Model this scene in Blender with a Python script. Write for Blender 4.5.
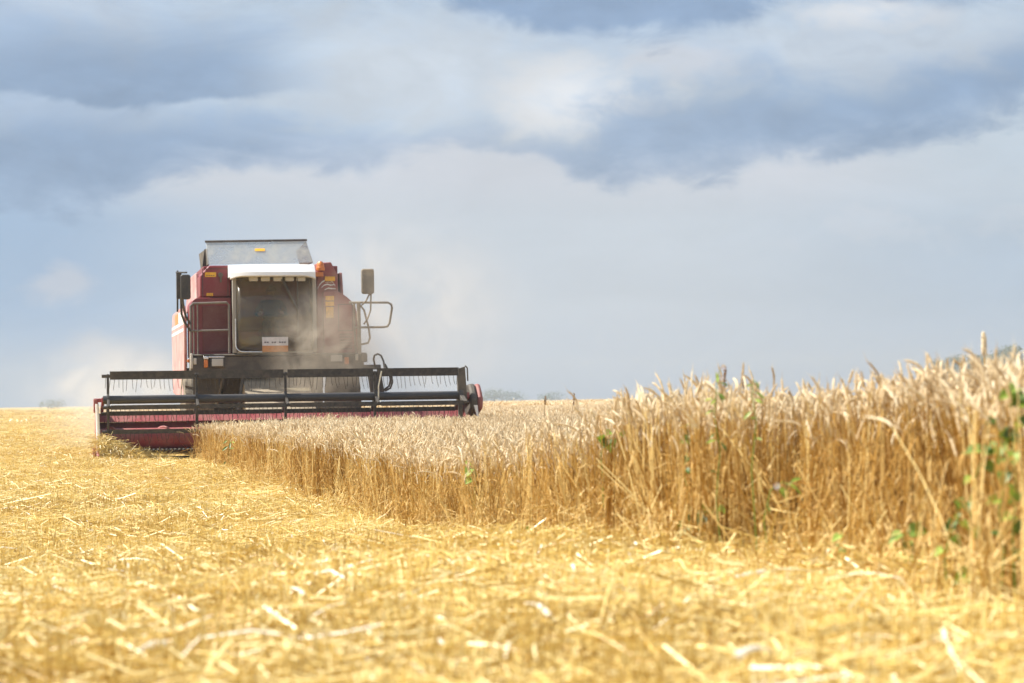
import bpy, bmesh, math, random
import numpy as np
from mathutils import Vector, Matrix, Euler

R = math.radians
rng = np.random.default_rng(7)
random.seed(7)
S = bpy.context.scene
for o in list(bpy.data.objects):
    bpy.data.objects.remove(o)
COL = S.collection

# ------------------------------------------------------------------ camera
F_PX = 2418.0
CAM_Z = 1.0
PITCH, ROLL = math.atan(58.5 / F_PX), R(0.83)
cam_d = bpy.data.cameras.new('camera')
cam = bpy.data.objects.new('camera', cam_d)
COL.objects.link(cam)
cam_d.sensor_width = 36.0
cam_d.lens = F_PX / 1024 * 36.0
cam_d.clip_start, cam_d.clip_end = 0.1, 20000
cam_d.dof.use_dof = True
cam_d.dof.focus_distance = 27.0
cam_d.dof.aperture_fstop = 4.9
CAM_R = Matrix.Rotation(R(90) + PITCH, 3, 'X') @ Matrix.Rotation(-ROLL, 3, 'Z')
cam.matrix_world = Matrix.Translation((0, 0, CAM_Z)) @ CAM_R.to_4x4()
S.camera = cam

# ------------------------------------------------------------------ world and sun
SUN_ELEV, SUN_AZ = R(52), R(-83)            # azimuth from +Y (view direction) towards +X; the sun stands left
SKY_STRENGTH = 0.1
SUN_STRENGTH = 5.0
EXPOSURE = 0.80
S.view_settings.view_transform = 'Standard'
S.view_settings.look = 'None'
S.view_settings.exposure = EXPOSURE
S.view_settings.gamma = 1.0
S.view_settings.use_curve_mapping = False

sd = bpy.data.lights.new('sun', 'SUN')
sd.energy = SUN_STRENGTH
sd.angle = R(0.6)
sd.color = (1.0, 0.965, 0.89)
sun = bpy.data.objects.new('sun', sd)
COL.objects.link(sun)
to_sun = Vector((math.sin(SUN_AZ) * math.cos(SUN_ELEV), math.cos(SUN_AZ) * math.cos(SUN_ELEV), math.sin(SUN_ELEV)))
sun.rotation_euler = to_sun.to_track_quat('Z', 'Y').to_euler()
sun.location = (0, 0, 60)

world = bpy.data.worlds.new('World')
S.world = world
world.use_nodes = True
WT = world.node_tree
for n in list(WT.nodes):
    WT.nodes.remove(n)


class NT:
    """short hand for building node trees"""
    def __init__(self, t):
        self.t = t

    def n(self, typ, **kw):
        nd = self.t.nodes.new(typ)
        for k, v in kw.items():
            setattr(nd, k, v)
        return nd

    def put(self, sock, v):
        if isinstance(v, bpy.types.NodeSocket):
            self.t.links.new(v, sock)
        elif v is not None:
            sock.default_value = v

    def math(self, op, a, b=0.0, c=None, clamp=False):
        nd = self.n('ShaderNodeMath', operation=op, use_clamp=clamp)
        self.put(nd.inputs[0], a)
        self.put(nd.inputs[1], b)
        if c is not None:
            self.put(nd.inputs[2], c)
        return nd.outputs[0]

    def smooth(self, v, lo, hi, t0=0.0, t1=1.0):
        nd = self.n('ShaderNodeMapRange', interpolation_type='SMOOTHSTEP')
        self.put(nd.inputs[0], v)
        self.put(nd.inputs[1], lo)
        self.put(nd.inputs[2], hi)
        self.put(nd.inputs[3], t0)
        self.put(nd.inputs[4], t1)
        return nd.outputs[0]

    def mix(self, f, a, b, blend='MIX'):
        nd = self.n('ShaderNodeMix', data_type='RGBA', blend_type=blend)
        self.put(nd.inputs[0], f)
        self.put(nd.inputs[6], a if isinstance(a, bpy.types.NodeSocket) else (*a, 1))
        self.put(nd.inputs[7], b if isinstance(b, bpy.types.NodeSocket) else (*b, 1))
        return nd.outputs[2]

    def comb(self, x, y, z=0.0):
        nd = self.n('ShaderNodeCombineXYZ')
        self.put(nd.inputs[0], x)
        self.put(nd.inputs[1], y)
        self.put(nd.inputs[2], z)
        return nd.outputs[0]

    def noise(self, vec, scale, detail=5.0, rough=0.55, dist=0.0):
        nd = self.n('ShaderNodeTexNoise')
        self.put(nd.inputs['Vector'], vec)
        nd.inputs['Scale'].default_value = scale
        nd.inputs['Detail'].default_value = detail
        nd.inputs['Roughness'].default_value = rough
        nd.inputs['Distortion'].default_value = dist
        return nd.outputs[0]

    def curve(self, x, pts):
        """float curve through (x, y) points, x and y in 0..1"""
        nd = self.n('ShaderNodeFloatCurve')
        self.put(nd.inputs['Value'], x)
        c = nd.mapping.curves[0]
        nd.mapping.use_clip = False
        while len(c.points) < len(pts):
            c.points.new(0.5, 0.5)
        for p, (a, b) in zip(c.points, pts):
            p.location = (a, b)
        nd.mapping.update()
        return nd.outputs[0]


def srgb(r, g, b):
    return tuple(((v / 255) / 12.92 if v / 255 <= 0.04045 else ((v / 255 + 0.055) / 1.055) ** 2.4) for v in (r, g, b))


def build_sky():
    w = NT(WT)
    nish = w.n('ShaderNodeTexSky', sky_type='NISHITA')
    nish.sun_disc = False
    nish.sun_elevation = SUN_ELEV
    nish.sun_rotation = SUN_AZ
    nish.air_density, nish.dust_density = 1.0, 1.5
    tc = w.n('ShaderNodeTexCoord')
    sx = w.n('ShaderNodeSeparateXYZ')
    w.put(sx.inputs[0], tc.outputs['Generated'])
    az = w.math('ARCTAN2', sx.outputs[0], sx.outputs[1])
    el = w.math('ARCSINE', sx.outputs[2])
    # u: 0..1 across 24 degrees of azimuth round the north, v: 0 at the horizon, 1 at 9.5 degrees
    u = w.math('MULTIPLY_ADD', az, 1 / 0.4234, 0.5)
    v = w.math('MULTIPLY', el, 1 / 0.1654)
    v = w.math('MULTIPLY_ADD', w.math('SUBTRACT', u, 0.5), 0.036, v)
    k = 1.0 / (SKY_STRENGTH * 2 ** EXPOSURE)

    def c(r, g, b):
        return tuple(x * k for x in srgb(r, g, b))

    P = w.comb(w.math('MULTIPLY', u, 2.1), w.math('MULTIPLY', v, 1.45))
    P2 = w.comb(w.math('MULTIPLY', u, 1.5), w.math('MULTIPLY', v, 1.6), 3.7)
    n_soft = w.math('SUBTRACT', w.noise(P, 2.2, 4, 0.5), 0.5)
    n_puff = w.math('SUBTRACT', w.noise(P, 6.0, 8, 0.56, 0.35), 0.5)
    n_str = w.math('SUBTRACT', w.noise(P2, 3.2, 8, 0.62, 0.6), 0.5)

    def line(pts, soft=0.12, puff=0.10):
        """height of a cloud edge over u, roughened: pts are (px, py) read off the photograph's sky"""
        p = [(-0.3 if i == 0 else (1.3 if i == len(pts) - 1 else x / 1024), (400 - y) / 400) for i, (x, y) in enumerate(pts)]
        cu = w.curve(u, p)
        cu = w.math('MULTIPLY_ADD', n_soft, soft, cu)
        return w.math('MULTIPLY_ADD', n_puff, puff, cu)

    def above(edge, blur, off=0.0):
        return w.smooth(w.math('SUBTRACT', v, edge), -blur + off, blur + off)

    def below(edge, blur, off=0.0):
        return w.smooth(w.math('SUBTRACT', v, edge), blur + off, -blur + off)

    def mul(*a):
        r = a[0]
        for b in a[1:]:
            r = w.math('MULTIPLY', r, b)
        return r

    def blob(px, py, rx, ry, amp=0.5):
        du = w.math('MULTIPLY', w.math('SUBTRACT', u, px / 1024), 1024 / rx)
        dv = w.math('MULTIPLY', w.math('SUBTRACT', v, (400 - py) / 400), 400 / ry)
        d = w.math('SQRT', w.math('ADD', w.math('MULTIPLY', du, du), w.math('MULTIPLY', dv, dv)))
        d = w.math('MULTIPLY_ADD', n_puff, amp * 5.0, d)
        return w.smooth(d, 1.0, 0.15)

    # low veil: pale, bluer to the left and to the far right
    low = w.mix(w.smooth(u, 0.02, 0.36), c(160, 186, 216), c(203, 212, 222))
    low = w.mix(w.smooth(u, 0.62, 1.05), low, c(180, 197, 216))
    low = w.mix(mul(w.smooth(v, 0.42, 0.58), w.smooth(u, -0.02, 0.2)), low, c(208, 213, 222))
    low = w.mix(mul(w.smooth(v, 0.33, 0.6), w.smooth(u, 0.75, 1.0)), low, c(196, 209, 222))
    low = w.mix(w.math('MULTIPLY', w.smooth(v, 0.25, 0.0), 0.8), low, c(180, 195, 214))
    sky = low
    sky = w.mix(w.math('MULTIPLY', blob(72, 287, 50, 26), 0.75), sky, c(199, 205, 218))
    sky = w.mix(w.math('MULTIPLY', blob(120, 375, 70, 40, 0.6), 0.8), sky, c(201, 205, 213))
    sky = w.mix(w.math('MULTIPLY', blob(165, 378, 60, 42, 0.6), 0.7), sky, c(206, 208, 214))
    sky = w.mix(w.math('MULTIPLY', blob(900, 235, 170, 22, 0.9), 0.3), sky, c(214, 218, 226))
    # upper cloud deck: mid light grey-blue
    lower_edge = line([(-300, 222), (0, 216), (95, 212), (180, 182), (250, 170), (360, 168), (430, 156), (500, 148), (590, 178), (680, 180), (760, 172), (870, 156), (965, 141), (1000, 118), (1300, 112)], 0.06, 0.20)
    lower_b = w.math('MULTIPLY_ADD', n_str, 0.14, w.math('ADD', lower_edge, 0.03))
    deck = w.math('ADD', mul(above(lower_edge, 0.028), 0.62), mul(above(lower_b, 0.055), 0.38))
    up = w.mix(w.smooth(u, 0.0, 0.45), c(180, 198, 219), c(196, 210, 224))
    up = w.mix(w.math('MULTIPLY', blob(60, 8, 190, 40, 0.5), 0.6), up, c(196, 207, 221))
    up = w.mix(w.smooth(n_str, -0.2, 0.25), w.mix(0.55, up, c(160, 182, 212)), up)
    # bright billows
    up = w.mix(w.math('MULTIPLY', blob(440, 75, 270, 85, 0.3), 0.85), up, c(208, 217, 227))
    up = w.mix(w.math('MULTIPLY', blob(860, 55, 340, 50, 0.3), 0.7), up, c(203, 213, 225))
    up = w.mix(w.math('MULTIPLY', blob(572, 98, 105, 56, 0.38), 1.0), up, c(231, 234, 238))
    up = w.mix(w.math('MULTIPLY', blob(690, 60, 90, 26, 0.35), 0.6), up, c(214, 218, 227))
    up = w.mix(w.math('MULTIPLY', blob(865, 18, 100, 22, 0.6), 0.9), up, c(226, 229, 234))
    # dark band on the right and middle
    topA = line([(-300, 165), (380, 156), (470, 134), (560, 136), (640, 105), (720, 86), (850, 84), (940, 70), (1024, 58), (1300, 50)], 0.12, 0.25)
    dA = mul(below(topA, 0.075), w.smooth(u, 0.34, 0.5))
    up = w.mix(w.math('MULTIPLY', dA, 0.93), up, w.mix(w.smooth(u, 0.5, 0.92), c(158, 178, 204), c(142, 166, 196)))
    # dark bands on the left
    topB = line([(-300, 120), (0, 128), (120, 128), (260, 124), (350, 142), (450, 146), (1300, 150)], 0.12, 0.16)
    dB = mul(below(topB, 0.05), w.smooth(u, 0.50, 0.36))
    up = w.mix(w.math('MULTIPLY', dB, 0.9), up, w.mix(w.smooth(u, 0.0, 0.4), c(142, 166, 196), c(150, 173, 203)))
    topC = line([(-300, 45), (0, 55), (100, 48), (220, 42), (320, 60), (1300, 70)], 0.14, 0.2)
    botC = line([(-300, 100), (0, 98), (110, 107), (210, 103), (300, 94), (380, 92), (1300, 90)], 0.04, 0.10)
    dC = mul(below(topC, 0.09), above(botC, 0.012), w.smooth(u, 0.36, 0.2))
    up = w.mix(w.math('MULTIPLY', dC, 0.9), up, c(141, 165, 195))
    # dark gap at the top
    botD = line([(-300, -40), (420, -12), (470, 10), (540, 30), (610, 38), (690, 36), (760, 22), (800, 4), (890, 2), (960, 8), (1040, 2), (1300, -20)], 0.08, 0.18)
    dD = above(botD, 0.03)
    up = w.mix(w.math('MULTIPLY', dD, 0.93), up, c(142, 167, 199))
    # the overall mottling of the deck
    up = w.mix(1.0, up, w.comb(*[w.math('MULTIPLY_ADD', n_puff, 0.55, 1.0)] * 3), 'MULTIPLY')
    sky = w.mix(deck, sky, up)
    sky = w.mix(1.0, sky, w.comb(*[w.math('MULTIPLY_ADD', n_str, 0.24, 1.0)] * 3), 'MULTIPLY')
    # higher up and all round: broken cloud over blue
    D = w.n('ShaderNodeMapping')
    D.inputs['Scale'].default_value = (2.2, 2.2, 5.5)
    w.put(D.inputs[0], tc.outputs['Generated'])
    nb = w.noise(D.outputs[0], 1.3, 7, 0.58, 0.3)
    broken = w.mix(w.smooth(nb, 0.4, 0.62), nish.outputs[0], w.mix(w.smooth(nb, 0.55, 0.75), c(226, 230, 236), c(168, 186, 210)))
    sky = w.mix(w.smooth(v, 1.25, 2.1), sky, broken)
    far = w.smooth(w.math('ABSOLUTE', w.math('SUBTRACT', u, 0.5)), 0.8, 1.5)
    sky = w.mix(far, sky, broken)
    # a trace of the clear-sky colour everywhere
    sky = w.mix(0.04, sky, nish.outputs[0])
    bg = w.n('ShaderNodeBackground')
    w.put(bg.inputs[0], sky)
    bg.inputs[1].default_value = SKY_STRENGTH
    out = w.n('ShaderNodeOutputWorld')
    w.put(out.inputs[0], bg.outputs[0])


build_sky()

S.cycles.use_denoising = True
try:
    S.cycles.denoiser = 'OPENIMAGEDENOISE'
except Exception:
    pass
S.cycles.max_bounces = 7
S.cycles.diffuse_bounces = 3
S.cycles.transparent_max_bounces = 12
S.cycles.volume_bounces = 1
S.cycles.sample_clamp_indirect = 6.0
S.cycles.caustics_reflective = False
S.cycles.caustics_refractive = False


# ------------------------------------------------------------------ materials
def new_mat(name):
    m = bpy.data.materials.new(name)
    m.use_nodes = True
    for n in list(m.node_tree.nodes):
        m.node_tree.nodes.remove(n)
    return m, NT(m.node_tree)


def out_surface(t, sh):
    o = t.n('ShaderNodeOutputMaterial')
    t.put(o.inputs[0], sh)


def principled(t, col, rough=0.5, metal=0.0, spec=0.5):
    b = t.n('ShaderNodeBsdfPrincipled')
    t.put(b.inputs['Base Color'], col if isinstance(col, bpy.types.NodeSocket) else (*col, 1))
    t.put(b.inputs['Roughness'], rough)
    b.inputs['Metallic'].default_value = metal
    b.inputs['Specular IOR Level'].default_value = spec
    return b


DUST = (0.40, 0.33, 0.24)


def worn(name, col, rough=0.45, metal=0.0, dust=0.35, scale=2.5, dustcol=DUST, spec=0.5):
    """painted, rubber or bare metal surface with patches and grains of field dust on it"""
    m, t = new_mat(name)
    tc = t.n('ShaderNodeTexCoord').outputs['Object']
    a = t.noise(tc, scale, 6, 0.65, 0.4)
    b = t.noise(tc, scale * 14, 4, 0.7)
    f = t.math('ADD', t.math('MULTIPLY', a, 0.7), t.math('MULTIPLY', b, 0.3))
    f = t.smooth(f, 0.36, 0.68, dust * 0.35, min(0.95, dust * 1.6))
    cc = t.mix(f, col, dustcol)
    r = t.math('MULTIPLY_ADD', f, 0.6, rough, clamp=True)
    p = principled(t, cc, r, metal, spec)
    out_surface(t, p.outputs[0])
    return m


def flat_mat(name, col, rough=0.5, metal=0.0, vary=0.12, scale=20):
    m, t = new_mat(name)
    tc = t.n('ShaderNodeTexCoord').outputs['Object']
    a = t.noise(tc, scale, 4, 0.6)
    cc = t.mix(t.smooth(a, 0.3, 0.7), tuple(c * (1 - vary) for c in col), tuple(min(1, c * (1 + vary)) for c in col))
    out_surface(t, principled(t, cc, rough, metal).outputs[0])
    return m


M = {}
M['red'] = worn('red_paint', (0.20, 0.014, 0.026), 0.42, dust=0.08)
M['red_dusty'] = worn('dusty_red_paint', (0.27, 0.03, 0.04), 0.5, dust=0.28)
M['red_side'] = worn('faded_sunlit_side_paint', (0.44, 0.13, 0.13), 0.5, dust=0.6, dustcol=(0.52, 0.42, 0.39))  # dust and fading, plus sunlit brightness put into the colour
M['red_header'] = worn('header_red_paint', (0.30, 0.02, 0.035), 0.42, dust=0.26)
M['maroon'] = worn('dark_red_panel', (0.115, 0.014, 0.02), 0.55, dust=0.12)
M['white'] = worn('white_paint', (0.82, 0.82, 0.80), 0.35, dust=0.06)
M['cream'] = worn('cream_trim', (0.58, 0.55, 0.47), 0.5, dust=0.2)
M['grey'] = worn('grey_post_metal', (0.30, 0.29, 0.26), 0.45, dust=0.3)
M['tank'] = worn('galvanised_sheet', (0.50, 0.52, 0.55), 0.4, metal=0.4, dust=0.12)
M['black'] = worn('black_metal', (0.016, 0.016, 0.018), 0.5, dust=0.16)
M['reel'] = worn('reel_black_paint', (0.010, 0.009, 0.010), 0.5, dust=0.12, scale=12)
M['reel_tube'] = worn('reel_tube_paint', (0.035, 0.036, 0.04), 0.42, dust=0.05)
M['dark'] = worn('dusty_dark_metal', (0.035, 0.033, 0.03), 0.6, dust=0.2)
M['feeder'] = worn('dusty_feeder_sheet', (0.20, 0.16, 0.11), 0.6, dust=0.7)
M['rubber'] = worn('tyre_rubber', (0.02, 0.02, 0.02), 0.8, dust=0.55)
M['rail'] = worn('rail_tube_paint', (0.10, 0.097, 0.095), 0.45, dust=0.3)
M['mirror_black'] = worn('black_plastic', (0.02, 0.02, 0.022), 0.4, dust=0.10)
M['mirror_dusty'] = worn('dusty_plastic', (0.10, 0.095, 0.085), 0.5, dust=0.7)
M['yellow'] = flat_mat('yellow_sticker', (0.80, 0.42, 0.03), 0.5)
M['orange'] = flat_mat('orange_lens', (0.62, 0.19, 0.04), 0.35)
M['orange_print'] = flat_mat('orange_print', (0.50, 0.22, 0.07), 0.5)
M['pale_print'] = flat_mat('pale_print', (0.62, 0.60, 0.60), 0.5)
M['ink'] = flat_mat('dark_ink', (0.06, 0.05, 0.07), 0.6)
M['lens'] = worn('lamp_lens', (0.55, 0.54, 0.48), 0.25, dust=0.3)
M['chrome'] = flat_mat('bright_metal', (0.75, 0.75, 0.75), 0.3, metal=0.7)
M['mirror_glass'] = flat_mat('mirror_glass', (0.5, 0.5, 0.52), 0.08, metal=1.0)
M['seat'] = flat_mat('seat_cloth', (0.05, 0.05, 0.055), 0.85)
M['skin'] = flat_mat('skin', (0.46, 0.25, 0.17), 0.6)
M['cloth'] = flat_mat('dark_work_clothes', (0.05, 0.06, 0.08), 0.9)
M['hair'] = flat_mat('hair', (0.03, 0.02, 0.015), 0.8)
M['bark'] = flat_mat('bark', (0.12, 0.085, 0.06), 0.9, vary=0.3)


def tank_mat():
    m, t = new_mat('dusty_clear_tank_sheet')
    tc = t.n('ShaderNodeTexCoord').outputs['Object']
    a = t.noise(tc, 2.0, 6, 0.65, 0.5)
    p = principled(t, t.mix(t.smooth(a, 0.35, 0.65), (0.40, 0.42, 0.44), (0.50, 0.49, 0.44)), 0.45)
    tr = t.n('ShaderNodeBsdfTransparent')
    tr.inputs[0].default_value = (0.88, 0.9, 0.9, 1)
    mx = t.n('ShaderNodeMixShader')
    t.put(mx.inputs[0], t.smooth(a, 0.3, 0.7, 0.34, 0.56))
    t.put(mx.inputs[1], tr.outputs[0])
    t.put(mx.inputs[2], p.outputs[0])
    out_surface(t, mx.outputs[0])
    return m


M['tank'] = tank_mat()


def glass_mat():
    m, t = new_mat('dusty_cab_glass')
    tc = t.n('ShaderNodeTexCoord').outputs['Object']
    a = t.noise(tc, 1.6, 6, 0.65, 0.5)
    b = t.noise(tc, 40, 3, 0.7)
    f = t.math('ADD', t.math('MULTIPLY', a, 0.75), t.math('MULTIPLY', b, 0.25))
    f = t.smooth(f, 0.3, 0.7, 0.08, 0.27)
    dust = t.n('ShaderNodeBsdfDiffuse')
    dust.inputs[0].default_value = (0.27, 0.235, 0.165, 1)
    tr = t.n('ShaderNodeBsdfTransparent')
    tr.inputs[0].default_value = (0.84, 0.86, 0.80, 1)
    gl = t.n('ShaderNodeBsdfGlossy')
    gl.inputs['Roughness'].default_value = 0.12
    m1 = t.n('ShaderNodeMixShader')
    m1.inputs[0].default_value = 0.06
    t.put(m1.inputs[1], tr.outputs[0])
    t.put(m1.inputs[2], gl.outputs[0])
    m2 = t.n('ShaderNodeMixShader')
    t.put(m2.inputs[0], f)
    t.put(m2.inputs[1], m1.outputs[0])
    t.put(m2.inputs[2], dust.outputs[0])
    out_surface(t, m2.outputs[0])
    return m


M['glass'] = glass_mat()


def plant_mat(name, dark, mid, pale, transl=0.2, inst=0.25, rough=0.75):
    """plant fibre: colour runs over the per-stalk 'tint' and per-copy random value"""
    m, t = new_mat(name)
    at = t.n('ShaderNodeAttribute', attribute_name='tint').outputs['Fac']
    rnd = t.n('ShaderNodeObjectInfo').outputs['Random']
    f = t.math('ADD', t.math('MULTIPLY', at, 1 - inst), t.math('MULTIPLY', rnd, inst))
    cr = t.n('ShaderNodeValToRGB')
    e = cr.color_ramp.elements
    e[0].position, e[0].color = 0.08, (*dark, 1)
    e[1].position, e[1].color = 0.92, (*pale, 1)
    k = e.new(0.5)
    k.color = (*mid, 1)
    t.put(cr.inputs[0], f)
    p = principled(t, cr.outputs[0], rough, 0, 0.25 if rough > 0.6 else 0.7)
    if transl > 0:
        tl = t.n('ShaderNodeBsdfTranslucent')
        t.put(tl.inputs[0], cr.outputs[0])
        mx = t.n('ShaderNodeMixShader')
        mx.inputs[0].default_value = transl
        t.put(mx.inputs[1], p.outputs[0])
        t.put(mx.inputs[2], tl.outputs[0])
        out_surface(t, mx.outputs[0])
    else:
        out_surface(t, p.outputs[0])
    return m


M['stem'] = plant_mat('ripe_stem', (0.21, 0.09, 0.014), (0.57, 0.325, 0.07), (0.88, 0.70, 0.31), 0.15, 0.3)
M['ear'] = plant_mat('ripe_ear', (0.52, 0.36, 0.18), (0.82, 0.66, 0.42), (0.92, 0.82, 0.60), 0.15, 0.25)
M['dry_leaf'] = plant_mat('dry_leaf', (0.42, 0.23, 0.06), (0.62, 0.40, 0.13), (0.76, 0.58, 0.28), 0.3, 0.3)
M['straw'] = plant_mat('cut_straw', (0.47, 0.28, 0.055), (0.82, 0.61, 0.19), (0.93, 0.81, 0.44), 0.12, 0.25, 0.4)
M['pale_straw'] = plant_mat('pale_straw', (0.80, 0.72, 0.50), (0.86, 0.80, 0.62), (0.90, 0.86, 0.72), 0.05, 0.2, 0.35)
M['green'] = plant_mat('weed_green', (0.09, 0.15, 0.018), (0.22, 0.33, 0.035), (0.42, 0.54, 0.08), 0.3, 0.1, 0.5)
M['weed_brown'] = plant_mat('dry_weed', (0.16, 0.08, 0.03), (0.26, 0.14, 0.06), (0.36, 0.22, 0.10), 0.1, 0.1)
M['petal'] = flat_mat('white_petal', (0.80, 0.74, 0.76), 0.7)
M['tree_leaf'] = plant_mat('tree_leaf', (0.030, 0.055, 0.018), (0.05, 0.085, 0.028), (0.085, 0.125, 0.04), 0.2, 0.15)


def ground_mat():
    m, t = new_mat('straw_covered_ground')
    tc = t.n('ShaderNodeTexCoord').outputs['Object']
    a = t.noise(tc, 0.25, 5, 0.6)
    b = t.noise(tc, 5.0, 6, 0.7)
    c = t.noise(tc, 60.0, 4, 0.7)
    col = t.mix(t.smooth(b, 0.3, 0.7), (0.42, 0.255, 0.05), (0.64, 0.44, 0.115))
    col = t.mix(t.smooth(c, 0.42, 0.65), col, (0.66, 0.47, 0.16))
    col = t.mix(t.math('MULTIPLY', t.smooth(a, 0.4, 0.7), 0.4), col, (0.48, 0.30, 0.09))
    p = principled(t, col, 0.9, 0, 0.2)
    bp = t.n('ShaderNodeBump')
    bp.inputs['Strength'].default_value = 0.8
    bp.inputs['Distance'].default_value = 0.05
    t.put(bp.inputs['Height'], t.math('ADD', b, t.math('MULTIPLY', c, 0.6)))
    t.put(p.inputs['Normal'], bp.outputs[0])
    out_surface(t, p.outputs[0])
    return m


M['ground'] = ground_mat()

# ------------------------------------------------------------------ object helpers
BEV = 0.012


def link(name, me, parent=None):
    o = bpy.data.objects.new(name, me)
    COL.objects.link(o)
    if parent is not None:
        o.parent = parent
    return o


def tag(o, label=None, cat=None, group=None, kind=None):
    if label:
        o['label'] = label
    if cat:
        o['category'] = cat
    if group:
        o['group'] = group
    if kind:
        o['kind'] = kind
    return o


def empty(name, loc, rz=0.0):
    o = bpy.data.objects.new(name, None)
    COL.objects.link(o)
    o.location = loc
    o.rotation_euler = (0, 0, rz)
    o.empty_display_size = 0.3
    return o


class MB:
    """collects shapes, then links them as one mesh object"""
    def __init__(self):
        self.v, self.f, self.m, self.t = [], [], [], []
        self.cm, self.ct = 0, 0.5

    def add(self, vs, fs):
        b = len(self.v)
        self.v += [tuple(p) for p in vs]
        self.f += [tuple(b + i for i in f) for f in fs]
        self.m += [self.cm] * len(fs)
        self.t += [self.ct] * len(vs)
        return self

    def box(self, x0, x1, y0, y1, z0, z1):
        vs = [(x, y, z) for z in (z0, z1) for y in (y0, y1) for x in (x0, x1)]
        return self.add(vs, [(0, 2, 3, 1), (4, 5, 7, 6), (0, 1, 5, 4), (2, 6, 7, 3), (0, 4, 6, 2), (1, 3, 7, 5)])

    def hexa(self, bottom, top):
        """8-corner solid: four bottom points then four top points in the same order"""
        return self.add(list(bottom) + list(top), [(3, 2, 1, 0), (4, 5, 6, 7)] + [(i, (i + 1) % 4, 4 + (i + 1) % 4, 4 + i) for i in range(4)])

    def prism(self, pts, a0, a1, axis='y'):
        """closed outline extruded along an axis; pts are (x,z) for y, (y,z) for x, (x,y) for z"""
        n = len(pts)

        def P(p, a):
            return (p[0], a, p[1]) if axis == 'y' else ((a, p[0], p[1]) if axis == 'x' else (p[0], p[1], a))
        vs = [P(p, a0) for p in pts] + [P(p, a1) for p in pts]
        return self.add(vs, [tuple(range(n))[::-1], tuple(range(n, 2 * n))] + [(i, (i + 1) % n, n + (i + 1) % n, n + i) for i in range(n)])

    def tube(self, path, r, seg=8, cap=True):
        path = [Vector(p) for p in path]
        rs = r if isinstance(r, (list, tuple)) else [r] * len(path)
        rings = []
        up = None
        for i, p in enumerate(path):
            d = (path[min(i + 1, len(path) - 1)] - path[max(i - 1, 0)]).normalized()
            if up is None:
                up = Vector((0, 0, 1)) if abs(d.z) < 0.9 else Vector((0, 1, 0))
            a = d.cross(up)
            if a.length < 1e-5:
                a = d.orthogonal()
            a.normalize()
            b = a.cross(d).normalized()
            up = b
            rings.append([p + (a * math.cos(2 * math.pi * k / seg) + b * math.sin(2 * math.pi * k / seg)) * rs[i] for k in range(seg)])
        vs = [q for rg in rings for q in rg]
        fs = []
        for i in range(len(path) - 1):
            for k in range(seg):
                fs.append((i * seg + k, i * seg + (k + 1) % seg, (i + 1) * seg + (k + 1) % seg, (i + 1) * seg + k))
        if cap:
            fs.append(tuple(range(seg))[::-1])
            fs.append(tuple((len(path) - 1) * seg + k for k in range(seg)))
        return self.add(vs, fs)

    def lathe(self, prof, centre, axis='x', seg=32):
        """profile of (along, radius)"""
        vs = []
        for a, r in prof:
            for k in range(seg):
                c, s = math.cos(2 * math.pi * k / seg) * r, math.sin(2 * math.pi * k / seg) * r
                vs.append({'x': (centre[0] + a, centre[1] + c, centre[2] + s), 'y': (centre[0] + c, centre[1] + a, centre[2] + s),
                           'z': (centre[0] + c, centre[1] + s, centre[2] + a)}[axis])
        n = len(prof)
        fs = [(i * seg + k, i * seg + (k + 1) % seg, (i + 1) * seg + (k + 1) % seg, (i + 1) * seg + k) for i in range(n - 1) for k in range(seg)]
        if prof[0][1] > 0.001:
            fs.append(tuple(range(seg))[::-1])
        if prof[-1][1] > 0.001:
            fs.append(tuple((n - 1) * seg + k for k in range(seg)))
        return self.add(vs, fs)

    def mesh(self, name, mats):
        me = bpy.data.meshes.new(name)
        me.from_pydata(self.v, [], self.f)
        for mt in (mats if isinstance(mats, (list, tuple)) else [mats]):
            me.materials.append(mt)
        me.polygons.foreach_set('material_index', self.m)
        at = me.attributes.new('tint', 'FLOAT', 'POINT')
        at.data.foreach_set('value', self.t)
        me.update()
        return me

    def build(self, name, mats, parent=None, bevel=BEV, smooth=35):
        me = self.mesh(name, mats)
        bm = bmesh.new()
        bm.from_mesh(me)
        bmesh.ops.recalc_face_normals(bm, faces=bm.faces)
        bm.to_mesh(me)
        bm.free()
        if smooth:
            me.shade_smooth()
            me.set_sharp_from_angle(angle=R(smooth))
        o = link(name, me, parent)
        if bevel:
            b = o.modifiers.new('edge', 'BEVEL')
            b.width = bevel
            b.segments = 2
            b.limit_method = 'ANGLE'
            b.angle_limit = R(40)
            b.harden_normals = False
        return o


# ------------------------------------------------------------------ terrain
def sstep(t):
    t = np.clip(t, 0, 1)
    return t * t * (3 - 2 * t)


def ground_h(x, y):
    """a swell of ground rises towards the photographer's side of the standing crop"""
    x = np.asarray(x, float)
    y = np.asarray(y, float)
    side = 0.45 + 0.55 * sstep((x + 3.5) / 4.0)
    h = 0.42 * sstep((18.0 - y) / 12.0) * side
    h = h + 0.025 * np.sin(x * 1.3 + y * 0.6) * np.exp(-((y - 18) / 22) ** 2)
    return h


def edge_x(y):
    """left border of the standing crop on the near side of the header"""
    y = np.asarray(y, float)
    return 2.75 - 0.19 * y


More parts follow.
